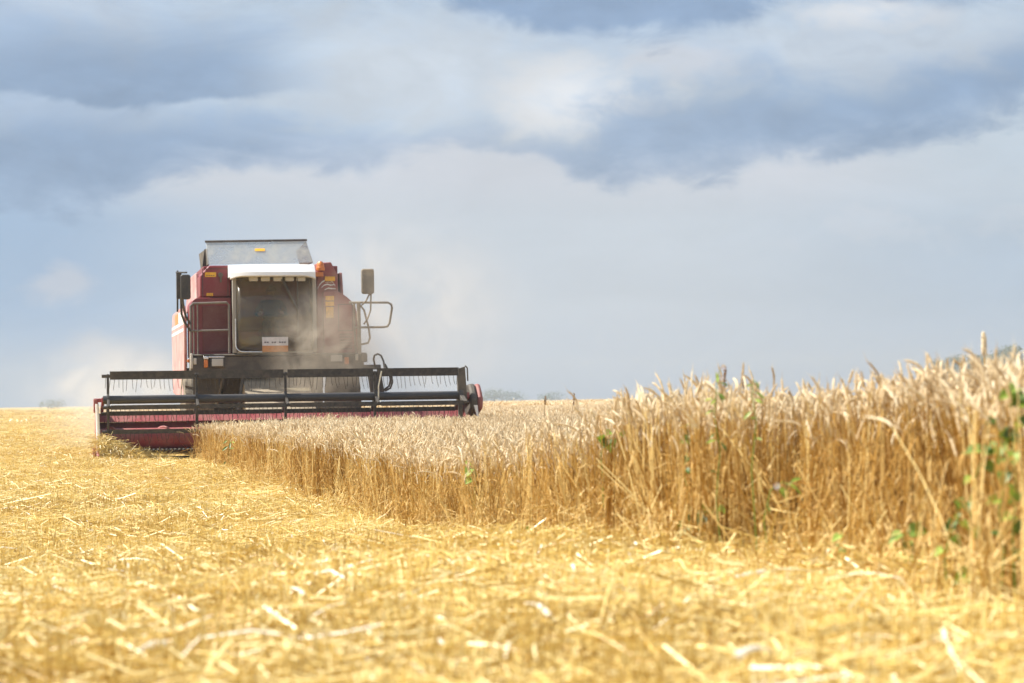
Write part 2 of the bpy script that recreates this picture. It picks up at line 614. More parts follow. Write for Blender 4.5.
def build_ground():
    ys = np.concatenate([np.arange(-12, 60, 0.75), np.geomspace(60, 6000, 40)])
    xs = np.concatenate([-np.geomspace(4000, 16, 24), np.arange(-15.5, 15.6, 0.75), np.geomspace(16, 4000, 24)])
    X, Y = np.meshgrid(xs, ys)
    Z = ground_h(X, Y)
    nx, ny = len(xs), len(ys)
    v = np.stack([X.ravel(), Y.ravel(), Z.ravel()], 1)
    f = [(j * nx + i, j * nx + i + 1, (j + 1) * nx + i + 1, (j + 1) * nx + i) for j in range(ny - 1) for i in range(nx - 1)]
    me = bpy.data.meshes.new('ground')
    me.from_pydata(v.tolist(), [], f)
    me.materials.append(M['ground'])
    me.shade_smooth()
    o = link('ground', me)
    o['kind'] = 'structure'
    return o


build_ground()


# ------------------------------------------------------------------ haze
def build_haze():
    b = MB().box(-700, 700, -40, 1500, -1.0, 24)
    m, t = new_mat('thin_summer_haze')
    pv = t.n('ShaderNodeVolumePrincipled')
    pv.inputs['Color'].default_value = (0.47, 0.54, 0.64, 1)
    pv.inputs['Density'].default_value = 0.0005
    pv.inputs['Anisotropy'].default_value = 0.2
    o = t.n('ShaderNodeOutputMaterial')
    t.put(o.inputs['Volume'], pv.outputs[0])
    ob = b.build('haze', m, bevel=0, smooth=0)
    ob['kind'] = 'stuff'


build_haze()

# ------------------------------------------------------------------ instanced crop and straw
def inst_group(name, coll):
    g = bpy.data.node_groups.new(name, 'GeometryNodeTree')
    g.interface.new_socket('Geometry', in_out='INPUT', socket_type='NodeSocketGeometry')
    g.interface.new_socket('Geometry', in_out='OUTPUT', socket_type='NodeSocketGeometry')
    gi, go = g.nodes.new('NodeGroupInput'), g.nodes.new('NodeGroupOutput')
    ci = g.nodes.new('GeometryNodeCollectionInfo')
    ci.inputs['Collection'].default_value = coll
    ci.inputs['Separate Children'].default_value = True
    ci.inputs['Reset Children'].default_value = True

    def attr(nm, ty):
        a = g.nodes.new('GeometryNodeInputNamedAttribute')
        a.data_type = ty
        a.inputs['Name'].default_value = nm
        return a.outputs['Attribute']
    e = g.nodes.new('FunctionNodeEulerToRotation')
    g.links.new(attr('rot', 'FLOAT_VECTOR'), e.inputs[0])
    ip = g.nodes.new('GeometryNodeInstanceOnPoints')
    g.links.new(gi.outputs[0], ip.inputs['Points'])
    g.links.new(ci.outputs[0], ip.inputs['Instance'])
    ip.inputs['Pick Instance'].default_value = True
    g.links.new(attr('idx', 'INT'), ip.inputs['Instance Index'])
    g.links.new(e.outputs[0], ip.inputs['Rotation'])
    g.links.new(attr('scl', 'FLOAT_VECTOR'), ip.inputs['Scale'])
    g.links.new(ip.outputs[0], go.inputs[0])
    return g


def scatter(name, pts, rot, scl, idx, coll):
    me = bpy.data.meshes.new(name)
    me.from_pydata(pts.tolist(), [], [])
    for nm, ty, dat, key in (('rot', 'FLOAT_VECTOR', rot, 'vector'), ('scl', 'FLOAT_VECTOR', scl, 'vector'), ('idx', 'INT', idx, 'value')):
        a = me.attributes.new(nm, ty, 'POINT')
        a.data.foreach_set(key, np.ascontiguousarray(dat).ravel())
    o = link(name, me)
    md = o.modifiers.new('scatter', 'NODES')
    md.node_group = inst_group(name + '_scatter', coll)
    o['kind'] = 'stuff'
    return o


def ribbon(b, path, w0, w1, side):
    n = len(path)
    vs, fs = [], []
    for i, p in enumerate(path):
        w = w0 + (w1 - w0) * i / (n - 1)
        vs += [(p[0] - side[0] * w, p[1] - side[1] * w, p[2] - side[2] * w), (p[0] + side[0] * w, p[1] + side[1] * w, p[2] + side[2] * w)]
    for i in range(n - 1):
        fs.append((2 * i, 2 * i + 1, 2 * i + 3, 2 * i + 2))
    b.add(vs, fs)


def ear(b, base, d, length, r, bend, u):
    """spike of overlapping grains along a slightly nodding axis"""
    n = 7
    pts, rs = [], []
    for i in range(n):
        t = i / (n - 1)
        p = Vector(base) + Vector(d) * (length * t) + Vector(bend) * (length * t * t)
        pts.append(p)
        rs.append(r * (0.45, 1.0, 0.78, 1.05, 0.75, 0.8, 0.12)[i])
    b.tube(pts, rs, 5, False)
    for k in range(u.randint(2, 5)):      # short awns at the tip
        t = u.uniform(0.4, 1.0)
        p = Vector(base) + Vector(d) * (length * t) + Vector(bend) * (length * t * t)
        a = u.uniform(0, 6.28)
        q = p + Vector(d) * u.uniform(0.02, 0.05) + Vector(bend) * 0.03 + Vector((math.cos(a), math.sin(a), 0)) * 0.014
        s = Vector((math.sin(a), -math.cos(a), 0)) * 0.0012
        b.add([p - s, p + s, q], [(0, 1, 2)])


def wheat_clump(i, size=0.36, n=60, seg=4):
    u = random.Random(100 + i)
    b = MB()
    plants = [(u.uniform(-size / 2, size / 2), u.uniform(-size / 2, size / 2), u.gauss(0, 0.2), u.gauss(0, 0.05), u.gauss(0, 0.05)) for _ in range(n // 6)]
    for k in range(n):
        cx, cy, ptint, plx, ply = plants[k % len(plants)]
        x, y = cx + u.gauss(0, 0.012), cy + u.gauss(0, 0.012)
        h = u.gauss(0.575, 0.036)
        if u.random() < 0.12:
            h *= u.uniform(0.75, 0.9)
        a = u.uniform(0, 6.28)
        lean = abs(u.gauss(0, 0.055))
        if u.random() < 0.045:
            lean = u.uniform(0.25, 0.5)
        lx, ly = math.cos(a) * lean + plx, math.sin(a) * lean + ply
        b.ct = min(1, max(0, 0.5 + ptint + u.gauss(0, 0.22)))
        b.cm = 0
        path = []
        for s in range(seg + 1):
            t = s / seg
            path.append((x + lx * h * (0.5 * t + 0.5 * t * t), y + ly * h * (0.5 * t + 0.5 * t * t), h * t))
        b.tube(path, [0.0025 - 0.0010 * s / seg for s in range(seg + 1)], 3, False)
        # ear
        b.cm = 1
        b.ct = min(1, max(0, u.gauss(0.5, 0.22)))
        d = Vector((lx * 1.3, ly * 1.3, 1)).normalized()
        nod = u.uniform(0.05, 0.45) if u.random() < 0.72 else u.uniform(0.45, 1.05)
        na = a + u.uniform(-0.8, 0.8)
        bend = Vector((math.cos(na) * nod + 0.15, math.sin(na) * nod, -0.35 * nod))
        ear(b, path[-1], d, u.uniform(0.060, 0.092), u.uniform(0.0042, 0.0060), bend, u)
        # dry leaves
        b.cm = 2
        for q in range(u.choice((0, 1, 1))):
            b.ct = min(1, max(0, u.gauss(0.45, 0.25)))
            t = u.uniform(0.15, 0.75)
            p0 = Vector((x + lx * h * t * 0.75, y + ly * h * t * 0.75, h * t))
            la = u.uniform(0, 6.28)
            dr = Vector((math.cos(la), math.sin(la), 0))
            L = u.uniform(0.08, 0.2)
            up = u.uniform(0.1, 0.8)
            pp = [p0, p0 + dr * L * 0.35 + Vector((0, 0, up * L * 0.5)), p0 + dr * L * 0.75 + Vector((0, 0, up * L * 0.2)), p0 + dr * L + Vector((0, 0, -L * 0.45))]
            sd_ = Vector((-dr.y, dr.x, 0.3)).normalized()
            ribbon(b, pp, 0.0042, 0.001, sd_)
    return b


def broken_clump(i, size=0.4, n=34):
    """snapped and trampled stalks that lean out of the cut edge"""
    u = random.Random(900 + i)
    b = MB()
    for k in range(n):
        x, y = u.uniform(-size / 2, size / 2), u.uniform(-size / 2, size / 2)
        h = u.uniform(0.12, 0.48)
        a = u.uniform(0, 6.28)
        lean = abs(u.gauss(0, 0.38))
        lx, ly = math.cos(a) * lean, math.sin(a) * lean
        b.cm, b.ct = 0, min(1, max(0, u.gauss(0.68, 0.25)))
        pts = [(x, y, 0), (x + lx * h * .5, y + ly * h * .5, h * .55)]
        if u.random() < 0.35:
            a2 = a + u.uniform(-1, 1)
            pts.append((pts[1][0] + math.cos(a2) * h * .4, pts[1][1] + math.sin(a2) * h * .4, h * u.uniform(.2, .6)))
        else:
            pts.append((x + lx * h, y + ly * h, h))
        b.tube(pts, u.uniform(.002, .003), 3, False)
        if u.random() < .5:
            b.cm = 2
            d = Vector((u.gauss(0, 1), u.gauss(0, 1), u.uniform(-.2, .6))).normalized() * u.uniform(.06, .2)
            p = Vector(pts[1])
            ribbon(b, [p, p + d * .5 + Vector((0, 0, .02)), p + d + Vector((0, 0, -.03))], .0045, .0012, d.cross(Vector((0, 0, 1))).normalized())
    return b


def straw_patch(i, size=1.3, n=950, stub=260):
    u = random.Random(500 + i)
    b = MB()
    b.cm = 0
    for k in range(stub):     # cut stubble, roughly in drill rows
        row = round(u.uniform(-size / 2, size / 2) / 0.13) * 0.13
        x, y = row + u.gauss(0, 0.02), u.uniform(-size / 2, size / 2)
        h = u.uniform(0.04, 0.10)
        b.ct = min(1, max(0, u.gauss(0.45, 0.25)))
        b.tube([(x, y, 0), (x + u.gauss(0, 0.015), y + u.gauss(0, 0.015), h)], 0.0026, 3, False)
    for k in range(n):
        x, y = u.uniform(-size / 2, size / 2), u.uniform(-size / 2, size / 2)
        L = min(0.42, 0.04 + u.expovariate(1 / 0.13))
        a = u.uniform(0, 6.28)
        pit = u.gauss(0.0, 0.15) * (0.15 / max(0.15, L)) ** 0.6
        z = abs(u.gauss(0.0, 0.026)) + 0.010
        dx, dy = math.cos(a), math.sin(a)
        b.ct = min(1, max(0, u.gauss(0.55, 0.32)))
        curl = u.gauss(0, 0.22)
        pts = []
        for s in (-0.5, 0.0, 0.5):
            pts.append((x + dx * L * s - dy * curl * L * (s * s), y + dy * L * s + dx * curl * L * (s * s), max(0.006, z + L * s * math.sin(pit) - curl * L * s * s)))
        if u.random() < 0.55:
            b.tube(pts, u.uniform(0.0013, 0.0026), 3, False)
        else:
            tw = u.uniform(-0.7, 0.7)
            ribbon(b, pts, u.uniform(0.0014, 0.0038), u.uniform(0.001, 0.0035), (-dy * math.cos(tw), dx * math.cos(tw), math.sin(tw)))
    b.cm = 1
    for k in range(6):        # broad, bleached pieces
        x, y = u.uniform(-size / 2, size / 2), u.uniform(-size / 2, size / 2)
        L, a = u.uniform(0.06, 0.24), u.uniform(0, 6.28)
        dx, dy = math.cos(a), math.sin(a)
        z = u.uniform(0.03, 0.07)
        tw = u.uniform(-0.4, 0.4)
        b.ct = u.random()
        ribbon(b, [(x - dx * L / 2, y - dy * L / 2, z), (x, y, z + 0.012), (x + dx * L / 2, y + dy * L / 2, z + u.uniform(-0.02, 0.03))], u.uniform(0.003, 0.0055), u.uniform(0.002, 0.005), (-dy * math.cos(tw), dx * math.cos(tw), math.sin(tw)))
    return b


def make_collection(name, builder, count, mats):
    c = bpy.data.collections.new(name)
    for i in range(count):
        me = builder(i).mesh(name, mats)
        o = bpy.data.objects.new('%s_%02d' % (name, i), me)
        c.objects.link(o)
    return c


wheat_coll = make_collection('wheat_clump', lambda i: wheat_clump(i) if i < 9 else broken_clump(i), 12, [M['stem'], M['ear'], M['dry_leaf']])
straw_coll = make_collection('straw_patch', straw_patch, 7, [M['straw'], M['pale_straw']])

G = Vector((-4.11, 44.0, 0.0))               # ground point below the header's middle
ALPHA = R(11)
EX = Vector((math.cos(ALPHA), math.sin(ALPHA), 0))
EY = Vector((-math.sin(ALPHA), math.cos(ALPHA), 0))


def in_wheat(x, y, wob):
    lx = (x - G.x) * EX.x + (y - G.y) * EX.y
    ly = (x - G.x) * EY.x + (y - G.y) * EY.y
    before = (x > edge_x(y) + wob) & (ly < -0.25)
    beside = (lx > 3.75 + wob * 0.3) & (ly >= -0.6)
    return before | beside


def build_wheat():
    P, SC, RO = [], [], []

    def zone(y0, y1, step, sxy, jit, hs=1.0, xmax=0.235):
        ys = np.arange(y0, y1, step)
        for y in ys:
            hi = xmax * y + 1.2
            lo = min(edge_x(y), 0.0 if y > 45 else 9) - 1.0 if y < 45 else -0.22 * y
            xs = np.arange(lo, hi, step)
            if not len(xs):
                continue
            x = xs + rng.uniform(-jit, jit, len(xs)) * step
            yy = y + rng.uniform(-jit, jit, len(xs)) * step
            wob = 0.13 * np.sin(yy * 1.7) + 0.10 * np.sin(yy * 4.3 + 1) + rng.normal(0, 0.07, len(xs))
            ok = in_wheat(x, yy, wob)
            ok &= ~((rng.random(len(x)) < 0.16) & (x < edge_x(yy) + 1.2) & (yy < 44))
            x, yy, wob = x[ok], yy[ok], wob[ok]
            n = len(x)
            if not n:
                continue
            P.append(np.stack([x, yy, ground_h(x, yy) - 0.005], 1))
            patch = 1 + 0.05 * np.sin(x * 1.1 + 0.7 * yy) + 0.04 * np.sin(2.3 * x - 1.1 * yy)
            z = patch * rng.normal(1.0, 0.028, n) * hs * (0.96 + 0.06 * sstep((yy - 7) / 4) - 0.02 * sstep((yy - 13) / 14))
            SC.append(np.stack([np.full(n, sxy), np.full(n, sxy), z], 1))
            d = x - edge_x(yy)
            edge = np.exp(-np.clip(d, 0, 9) / 0.5) * (yy < 45)
            lean = np.where(yy < 16, 0.11, 0.05) + 0.06 * np.sin(yy * 0.9 + x) + rng.normal(0, 0.06, n) - edge * rng.normal(0.02, 0.06, n)
            RO.append(np.stack([rng.normal(0.0, 0.05, n) + edge * rng.normal(0.02, 0.05, n), lean, rng.uniform(0, 6.28, n)], 1))

    zone(4.5, 20, 0.27, 1.0, 0.45)
    zone(20, 46, 0.31, 1.05, 0.45)
    zone(46, 120, 0.62, 1.7, 0.5, 1.0, 0.16)
    zone(120, 420, 2.2, 6.0, 0.5, 1.0, 0.10)
    P_, S_, R_ = np.concatenate(P), np.concatenate(SC), np.concatenate(RO)
    I_ = rng.integers(0, 9, len(P_))
    fy = np.concatenate([rng.uniform(5, 16, 46), rng.uniform(9.5, 13, 34), rng.uniform(16, 42, 90)])
    fx = edge_x(fy) + 0.13 * np.sin(fy * 1.7) + 0.10 * np.sin(fy * 4.3 + 1) + rng.normal(0.02, 0.11, len(fy))
    n = len(fy)
    P_ = np.concatenate([P_, np.stack([fx, fy, ground_h(fx, fy)], 1)])
    S_ = np.concatenate([S_, np.stack([np.ones(n), np.ones(n), rng.uniform(0.6, 1.25, n)], 1)])
    R_ = np.concatenate([R_, np.stack([rng.normal(0.05, 0.1, n), rng.normal(-0.02, 0.12, n), rng.uniform(0, 6.28, n)], 1)])
    I_ = np.concatenate([I_, rng.integers(9, 12, n)])
    print('wheat clumps', len(P_))
    o = scatter('wheat_crop', P_.astype('f4'), R_.astype('f4'), S_.astype('f4'), I_.astype('i4'), wheat_coll)
    tag(o, 'ripe golden standing wheat with pale ears, uncut part of the field', 'wheat')


build_wheat()


def build_straw():
    P, SC, RO = [], [], []

    def zone(y0, y1, step, s, zs):
        for y in np.arange(y0, y1, step):
            lo, hi = -0.235 * y - 1.0, min(0.235 * y + 1.0, float(edge_x(y)) + 1.0) if y < 44 else -0.02 * y
            xs = np.arange(lo, hi, step)
            if not len(xs):
                continue
            x = xs + rng.uniform(-0.5, 0.5, len(xs)) * step
            yy = y + rng.uniform(-0.5, 0.5, len(xs)) * step
            lx = (x - G.x) * EX.x + (yy - G.y) * EX.y
            ly = (x - G.x) * EY.x + (yy - G.y) * EY.y
            ok = ~((lx > 3.7) & (ly > 0)) & ~((np.abs(lx) < 3.6) & (ly > np.where(lx < -1.4, -2.6, -1.3)) & (ly < 3))
            x, yy = x[ok], yy[ok]
            n = len(x)
            P.append(np.stack([x, yy, ground_h(x, yy)], 1))
            SC.append(np.stack([np.full(n, s), np.full(n, s), zs * rng.uniform(0.55, 1.6, n)], 1))
            RO.append(np.stack([rng.normal(0, 0.03, n), rng.normal(0, 0.03, n), rng.uniform(0, 6.28, n)], 1))
    zone(4.5, 24, 0.62, 1.0, 1.0)
    zone(24, 60, 0.9, 1.1, 1.0)
    zone(60, 150, 2.2, 2.4, 1.3)
    zone(150, 520, 7.5, 8.0, 2.0)
    P_, S_, R_ = np.concatenate(P), np.concatenate(SC), np.concatenate(RO)
    print('straw patches', len(P_))
    o = scatter('straw_litter', P_.astype('f4'), R_.astype('f4'), S_.astype('f4'), rng.integers(0, 7, len(P_)).astype('i4'), straw_coll)
    tag(o, 'chopped golden straw and short stubble strewn over the harvested ground', 'straw')


build_straw()

# ------------------------------------------------------------------ pixel rays, used to read real sizes off the photograph
CAM_P = Vector((0, 0, CAM_Z))


def ray(px, py):
    return CAM_R @ Vector(((px - 512) / F_PX, (341.5 - py) / F_PX, -1.0))


def loc(px, py, yl):
    """local (x, z) on the machine, at depth yl behind the header's middle"""
    d = ray(px, py)
    t = (yl - (CAM_P - G).dot(EY)) / d.dot(EY)
    p = CAM_P + d * t - G
    return p.dot(EX), p.z


def at(px, Y, py=400):
    d = ray(px, py)
    p = CAM_P + d * (Y / d.y)
    return p


# ------------------------------------------------------------------ the combine harvester
HV = empty('combine_harvester', G, ALPHA)
tag(HV, 'red combine harvester with white cab roof and wide black reel cutting the wheat', 'combine harvester')


def L3(px, py, yl):
    x, z = loc(px, py, yl)
    return (x, yl, z)


def arc(cx, cz, r, a0, a1, n=6):
    return [(cx + r * math.cos(R(a0 + (a1 - a0) * i / n)), cz + r * math.sin(R(a0 + (a1 - a0) * i / n))) for i in range(n + 1)]


def build_body():
    # main threshing body and grain tank walls
    b = MB()
    b.box(-0.98, 0.98, 2.75, 6.9, 2.0, 2.4)
    b.prism([(-1.0, 2.4), (1.0, 2.4), (1.3, 3.0), (1.3, 3.66), (-1.3, 3.66), (-1.3, 3.0)], 2.85, 5.6)
    b.hexa([(-0.9, 6.9, 1.1), (0.9, 6.9, 1.1), (0.9, 7.9, 1.0), (-0.9, 7.9, 1.0)], [(-0.9, 6.9, 2.4), (0.9, 6.9, 2.4), (0.9, 8.1, 1.9), (-0.9, 8.1, 1.9)])
    body = b.build('body', M['red'], HV)
    # left front shroud (picture left): chamfered upper block and rounded lower cover
    yl = 2.35
    x_out, _ = loc(190.5, 330, yl)
    x_up, _ = loc(200, 285, yl)
    x_ch, _ = loc(209, 266, yl)
    x_in, _ = loc(231, 300, yl)
    z_top = loc(210, 265.5, yl)[1]
    z_ch = loc(200, 276, yl)[1]
    z_sh = loc(200, 297, yl)[1]
    z_lo = loc(200, 357, yl)[1]
    b = MB()
    b.prism([(x_in, z_sh), (x_in, z_top), (x_ch, z_top), (x_up, z_ch), (x_up, z_sh)], yl, 5.0)
    b.build('upper_shroud', M['red'], HV, 0.02)
    b = MB()
    rr = 0.16
    b.prism([(x_in, z_lo), (x_in, z_sh - 0.015)] + arc(x_out + rr, z_sh - 0.015 - rr, rr, 90, 180) + [(x_out, z_lo)], yl - 0.06, 3.3)
    sh = b.build('lower_shroud', M['red'], HV, 0.015)
    a0, z0 = loc(203, 352, yl - 0.09)
    a1, z1 = loc(229, 306, yl - 0.09)
    MB().box(a0, a1, yl - 0.085, yl - 0.058, z0, z1).build('recessed_panel', M['maroon'], sh, 0.008)
    # yellow stickers
    for (p0, q0, p1, q1) in ((205, 277, 216, 272.3), (206.5, 296, 213, 293)):
        c0, d0 = loc(p0, q0, yl)
        c1, d1 = loc(p1, q1, yl)
        s = MB().box(c0, c1, yl - 0.006, yl - 0.002, d0, d1).build('warning_sticker', M['yellow'], HV, 0)
        k = MB()
        for i in range(4):
            w = (c1 - c0)
            k.box(c0 + w * (0.12 + 0.2 * i), c0 + w * (0.25 + 0.2 * i), yl - 0.008, yl - 0.0062, d0 + (d1 - d0) * 0.25, d0 + (d1 - d0) * 0.4)
        k.build('print', M['ink'], s, 0)
    for (p0, q0, p1, q1, yy_, mt) in ((202.5, 299, 228, 268.5, yl, 'red'), (338.5, 331, 352.5, 304, yl - 0.06, 'red_dusty')):
        c0, d0 = loc(p0, q0, yy_)
        c1, d1 = loc(p1, q1, yy_)
        fr = MB()
        for a_ in ((c0, c1, d0, d0 + 0.012), (c0, c1, d1 - 0.012, d1), (c0, c0 + 0.012, d0 + 0.013, d1 - 0.013), (c1 - 0.012, c1, d0 + 0.013, d1 - 0.013)):
            fr.box(a_[0], a_[1], yy_ - 0.0015, yy_ + 0.01, a_[2], a_[3])
        fr.build('panel_seam', M['black'], HV, 0)
    x, z = loc(220.5, 275, yl)
    MB().lathe([(-0.05, 0.045), (0.0, 0.05)], (x, yl, z), 'y', 14).tube([(x, yl - 0.03, z), (x, yl - 0.035, z - 0.14)], 0.018).build('latch', M['dark'], HV, 0)
    # right front shroud (picture right)
    pr = [(317, 356), (317, 263), (331, 262), (337.5, 275), (338, 290), (346, 296.5), (351, 301), (353.5, 310), (355, 356)]
    q = [loc(px, py, yl) for px, py in pr]
    b = MB()
    b.prism(q[:1] + q[1:5] + [(q[4][0], q[0][1])], yl, 4.8)
    b.build('upper_shroud', M['red_dusty'], HV, 0.02)
    b = MB()
    b.prism([(q[4][0] - 0.3, q[0][1]), (q[4][0] - 0.3, q[4][1] - 0.02), (q[4][0] - 0.02, q[4][1] - 0.02), q[5], q[6], q[7], q[8]], yl - 0.06, 3.4)
    b.build('lower_shroud', M['red_dusty'], HV, 0.02)
    # stickers on that side
    for (p0, q0, p1, q1) in ((325.5, 300.5, 334, 296), (325.5, 306, 334, 301.5), (326, 318, 333.5, 307), (325, 281, 335, 276.5)):
        c0, d0 = loc(p0, q0, yl - 0.06)
        c1, d1 = loc(p1, q1, yl - 0.06)
        MB().box(c0, c1, yl - 0.068, yl - 0.0, d0, d1).build('warning_sticker', M['yellow'], HV, 0)
    c0, d0 = loc(340, 350, yl - 0.06)
    c1, d1 = loc(352, 333, yl - 0.06)
    v_ = MB()
    for k in range(6):
        z = d0 + (d1 - d0) * (k + 0.2) / 6
        v_.hexa([(c0, yl - 0.064, z), (c1, yl - 0.064, z), (c1, yl - 0.061, z), (c0, yl - 0.061, z)],
                [(c0, yl - 0.075, z + 0.03), (c1, yl - 0.075, z + 0.03), (c1, yl - 0.061, z + 0.035), (c0, yl - 0.061, z + 0.035)])
    v_.build('vent_grille', M['maroon'], HV, 0)
    # white brush-like emblem: a bold arch over two shorter sweeps
    e = MB()
    for path, w in (([(317.5, 289), (319, 285.5), (322, 282), (326, 279.8), (330, 280.2), (333, 282.5), (335.2, 286)], 1.5),
                    ([(321.5, 287.5), (324, 285.2), (327.5, 284.2), (330.5, 285.2), (334, 284.6)], 1.3),
                    ([(324.5, 289.8), (328, 288.2), (331.5, 288.6), (335.5, 288.8)], 1.1),
                    ([(325.5, 282.6), (328.5, 282.0), (331.5, 283.0)], 0.6)):
        n = len(path)
        up_, lo_ = [], []
        for k, (px, py) in enumerate(path):
            ww = w * (0.35 + 0.65 * math.sin(math.pi * (k + 0.6) / (n + 0.2)))
            up_.append(loc(px, py - ww / 2, yl))
            lo_.append(loc(px, py + ww / 2, yl))
        for k in range(n - 1):
            e.prism([lo_[k], lo_[k + 1], up_[k + 1], up_[k]], yl - 0.012, yl - 0.003)
    e.build('emblem', M['white'], HV, 0)
    # side covers along the body: the left one's dusty pink has sunlight mixed in
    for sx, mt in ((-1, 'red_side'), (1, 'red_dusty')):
        xs = sx * abs(loc(183.8, 340, 2.9)[0])
        b = MB()
        b.prism([(2.9, 1.75), (2.9, 2.72), (3.2, 2.92), (6.9, 2.88), (7.3, 2.5), (7.0, 1.25), (3.3, 1.05)], xs, xs - sx * 0.06, 'x')
        b.prism([(2.9, 2.74), (3.2, 2.93), (6.5, 2.89), (5.6, 3.55), (3.2, 3.55)], xs - sx * 0.25, xs - sx * 0.31, 'x')
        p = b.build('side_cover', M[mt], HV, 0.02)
        st = MB()
        for z in (2.42, 2.55):
            st.prism([(2.94, z), (7.1, z), (7.1, z + 0.06), (2.94, z + 0.06)], xs + sx * 0.004, xs + sx * 0.0005, 'x')
        st.prism([(3.1, 2.62), (4.6, 2.62), (4.6, 2.82), (3.2, 2.82)], xs + sx * 0.004, xs + sx * 0.0005, 'x')
        st.build('stripe', M['white'], p, 0)
        MB().prism([(4.75, 2.62), (5.9, 2.62), (5.9, 2.82), (4.75, 2.82)], xs + sx * 0.004, xs + sx * 0.0005, 'x').build('orange_patch', M['orange_print'], p, 0)
    # grain tank extension: sheet metal walls leaning back, open on top
    y0, y1 = 3.25, 3.55
    a, b_, c_, d_ = loc(208, 264.5, y0), loc(313, 262.5, y0), loc(306, 240.8, y1), loc(206, 242.3, y1)
    t = MB()
    t.hexa([(a[0], y0, a[1]), (b_[0], y0, b_[1]), (b_[0], y0 + 0.03, b_[1]), (a[0], y0 + 0.03, a[1])],
           [(d_[0], y1, d_[1]), (c_[0], y1, c_[1]), (c_[0], y1 + 0.03, c_[1]), (d_[0], y1 + 0.03, d_[1])])
    gt = t.build('grain_tank', M['tank'], HV, 0.006)
    MB().hexa([(b_[0] - 0.02, y0 + 0.05, b_[1]), (b_[0] + 0.01, y0 + 0.05, b_[1]), (b_[0] + 0.01, 5.4, b_[1]), (b_[0] - 0.02, 5.4, b_[1])],
              [(c_[0] - 0.02, y1 + 0.04, c_[1] - 0.02), (c_[0] + 0.01, y1 + 0.04, c_[1] - 0.02), (c_[0] + 0.01, 5.3, c_[1] - 0.1), (c_[0] - 0.02, 5.3, c_[1] - 0.1)]).build('side_flap', M['dark'], gt, 0.006)
    MB().hexa([(a[0], y0 + 0.05, a[1]), (a[0] + 0.03, y0 + 0.05, a[1]), (a[0] + 0.03, 5.4, a[1]), (a[0], 5.4, a[1])],
              [(d_[0], y1 + 0.04, d_[1] - 0.12), (d_[0] + 0.03, y1 + 0.04, d_[1] - 0.12), (d_[0] + 0.0, 5.3, d_[1] - 0.12), (d_[0] - 0.03, 5.3, d_[1] - 0.12)]).build('side_flap', M['dark'], gt, 0.006)
    f0, f1 = L3(203, 268, y1 + 0.2), L3(206, 249, y1 + 0.2)
    MB().prism([(f0[0] - 0.03, f0[2] - 0.1), (f0[0] + 0.12, f0[2] - 0.1), (f1[0] + 0.04, f1[2]), (f1[0] - 0.03, f1[2])], y1 + 0.2, y1 + 0.24).build('side_flap', M['mirror_black'], gt, 0.006)
    MB().tube([(d_[0] - 0.02, y1, d_[1] + 0.015), (c_[0] + 0.02, y1, c_[1] + 0.015)], 0.022).build('rim', M['black'], gt, 0)
    p0, p1 = loc(255, 251, 3.4), loc(265, 248.3, 3.4)
    yy = y0 + (y1 - y0) * 0.62
    MB().hexa([(p0[0], yy - 0.032, p0[1]), (p1[0], yy - 0.032, p0[1]), (p1[0], yy - 0.01, p0[1]), (p0[0], yy - 0.01, p0[1])],
              [(p0[0], yy + 0.012, p1[1]), (p1[0], yy + 0.012, p1[1]), (p1[0], yy + 0.03, p1[1]), (p0[0], yy + 0.03, p1[1])]).build('warning_sticker', M['yellow'], gt, 0)
    # beacon
    x, z = loc(320.5, 269, 2.25)
    MB().lathe([(-0.03, 0.085), (0.03, 0.085), (0.04, 0.075), (0.10, 0.07), (0.145, 0.035), (0.15, 0.0)], (x, 2.25, z), 'z', 18).build('beacon', M['orange'], HV, 0)
    x, z = loc(318.2, 274, 2.2)
    MB().box(x - 0.08, x + 0.1, 2.2, 2.35, z - 0.05, z + 0.04).build('marker_lamp', M['orange'], HV, 0.01)
    # under the body: chassis, axle, feeder house
    b = MB()
    b.box(-0.75, 0.75, 2.5, 6.8, 0.75, 1.0)
    b.box(-0.97, 0.97, 2.72, 6.88, 1.003, 1.997)
    b.box(-1.1, 1.1, 3.15, 3.45, 0.72, 1.0)
    b.box(-1.55, -1.05, 2.45, 2.8, 1.05, 1.6)
    b.box(1.05, 1.6, 2.45, 2.8, 1.0, 1.6)
    b.tube([(-0.98, 2.2, 1.58), (-1.1, 2.3, 1.0)], 0.03)
    b.tube([(-0.62, 2.1, 1.55), (-0.75, 1.7, 0.85)], 0.035)
    b.tube([(0.75, 2.1, 1.55), (0.72, 1.6, 0.85)], 0.035)
    b.build('chassis', M['dark'], HV)
    MB().hexa([(-0.65, 0.85, 0.2), (0.65, 0.85, 0.2), (0.6, 2.7, 1.0), (-0.6, 2.7, 1.0)],
              [(-0.65, 0.85, 0.85), (0.65, 0.85, 0.85), (0.6, 2.7, 1.75), (-0.6, 2.7, 1.75)]).build('feeder_house', M['feeder'], HV, 0.02)
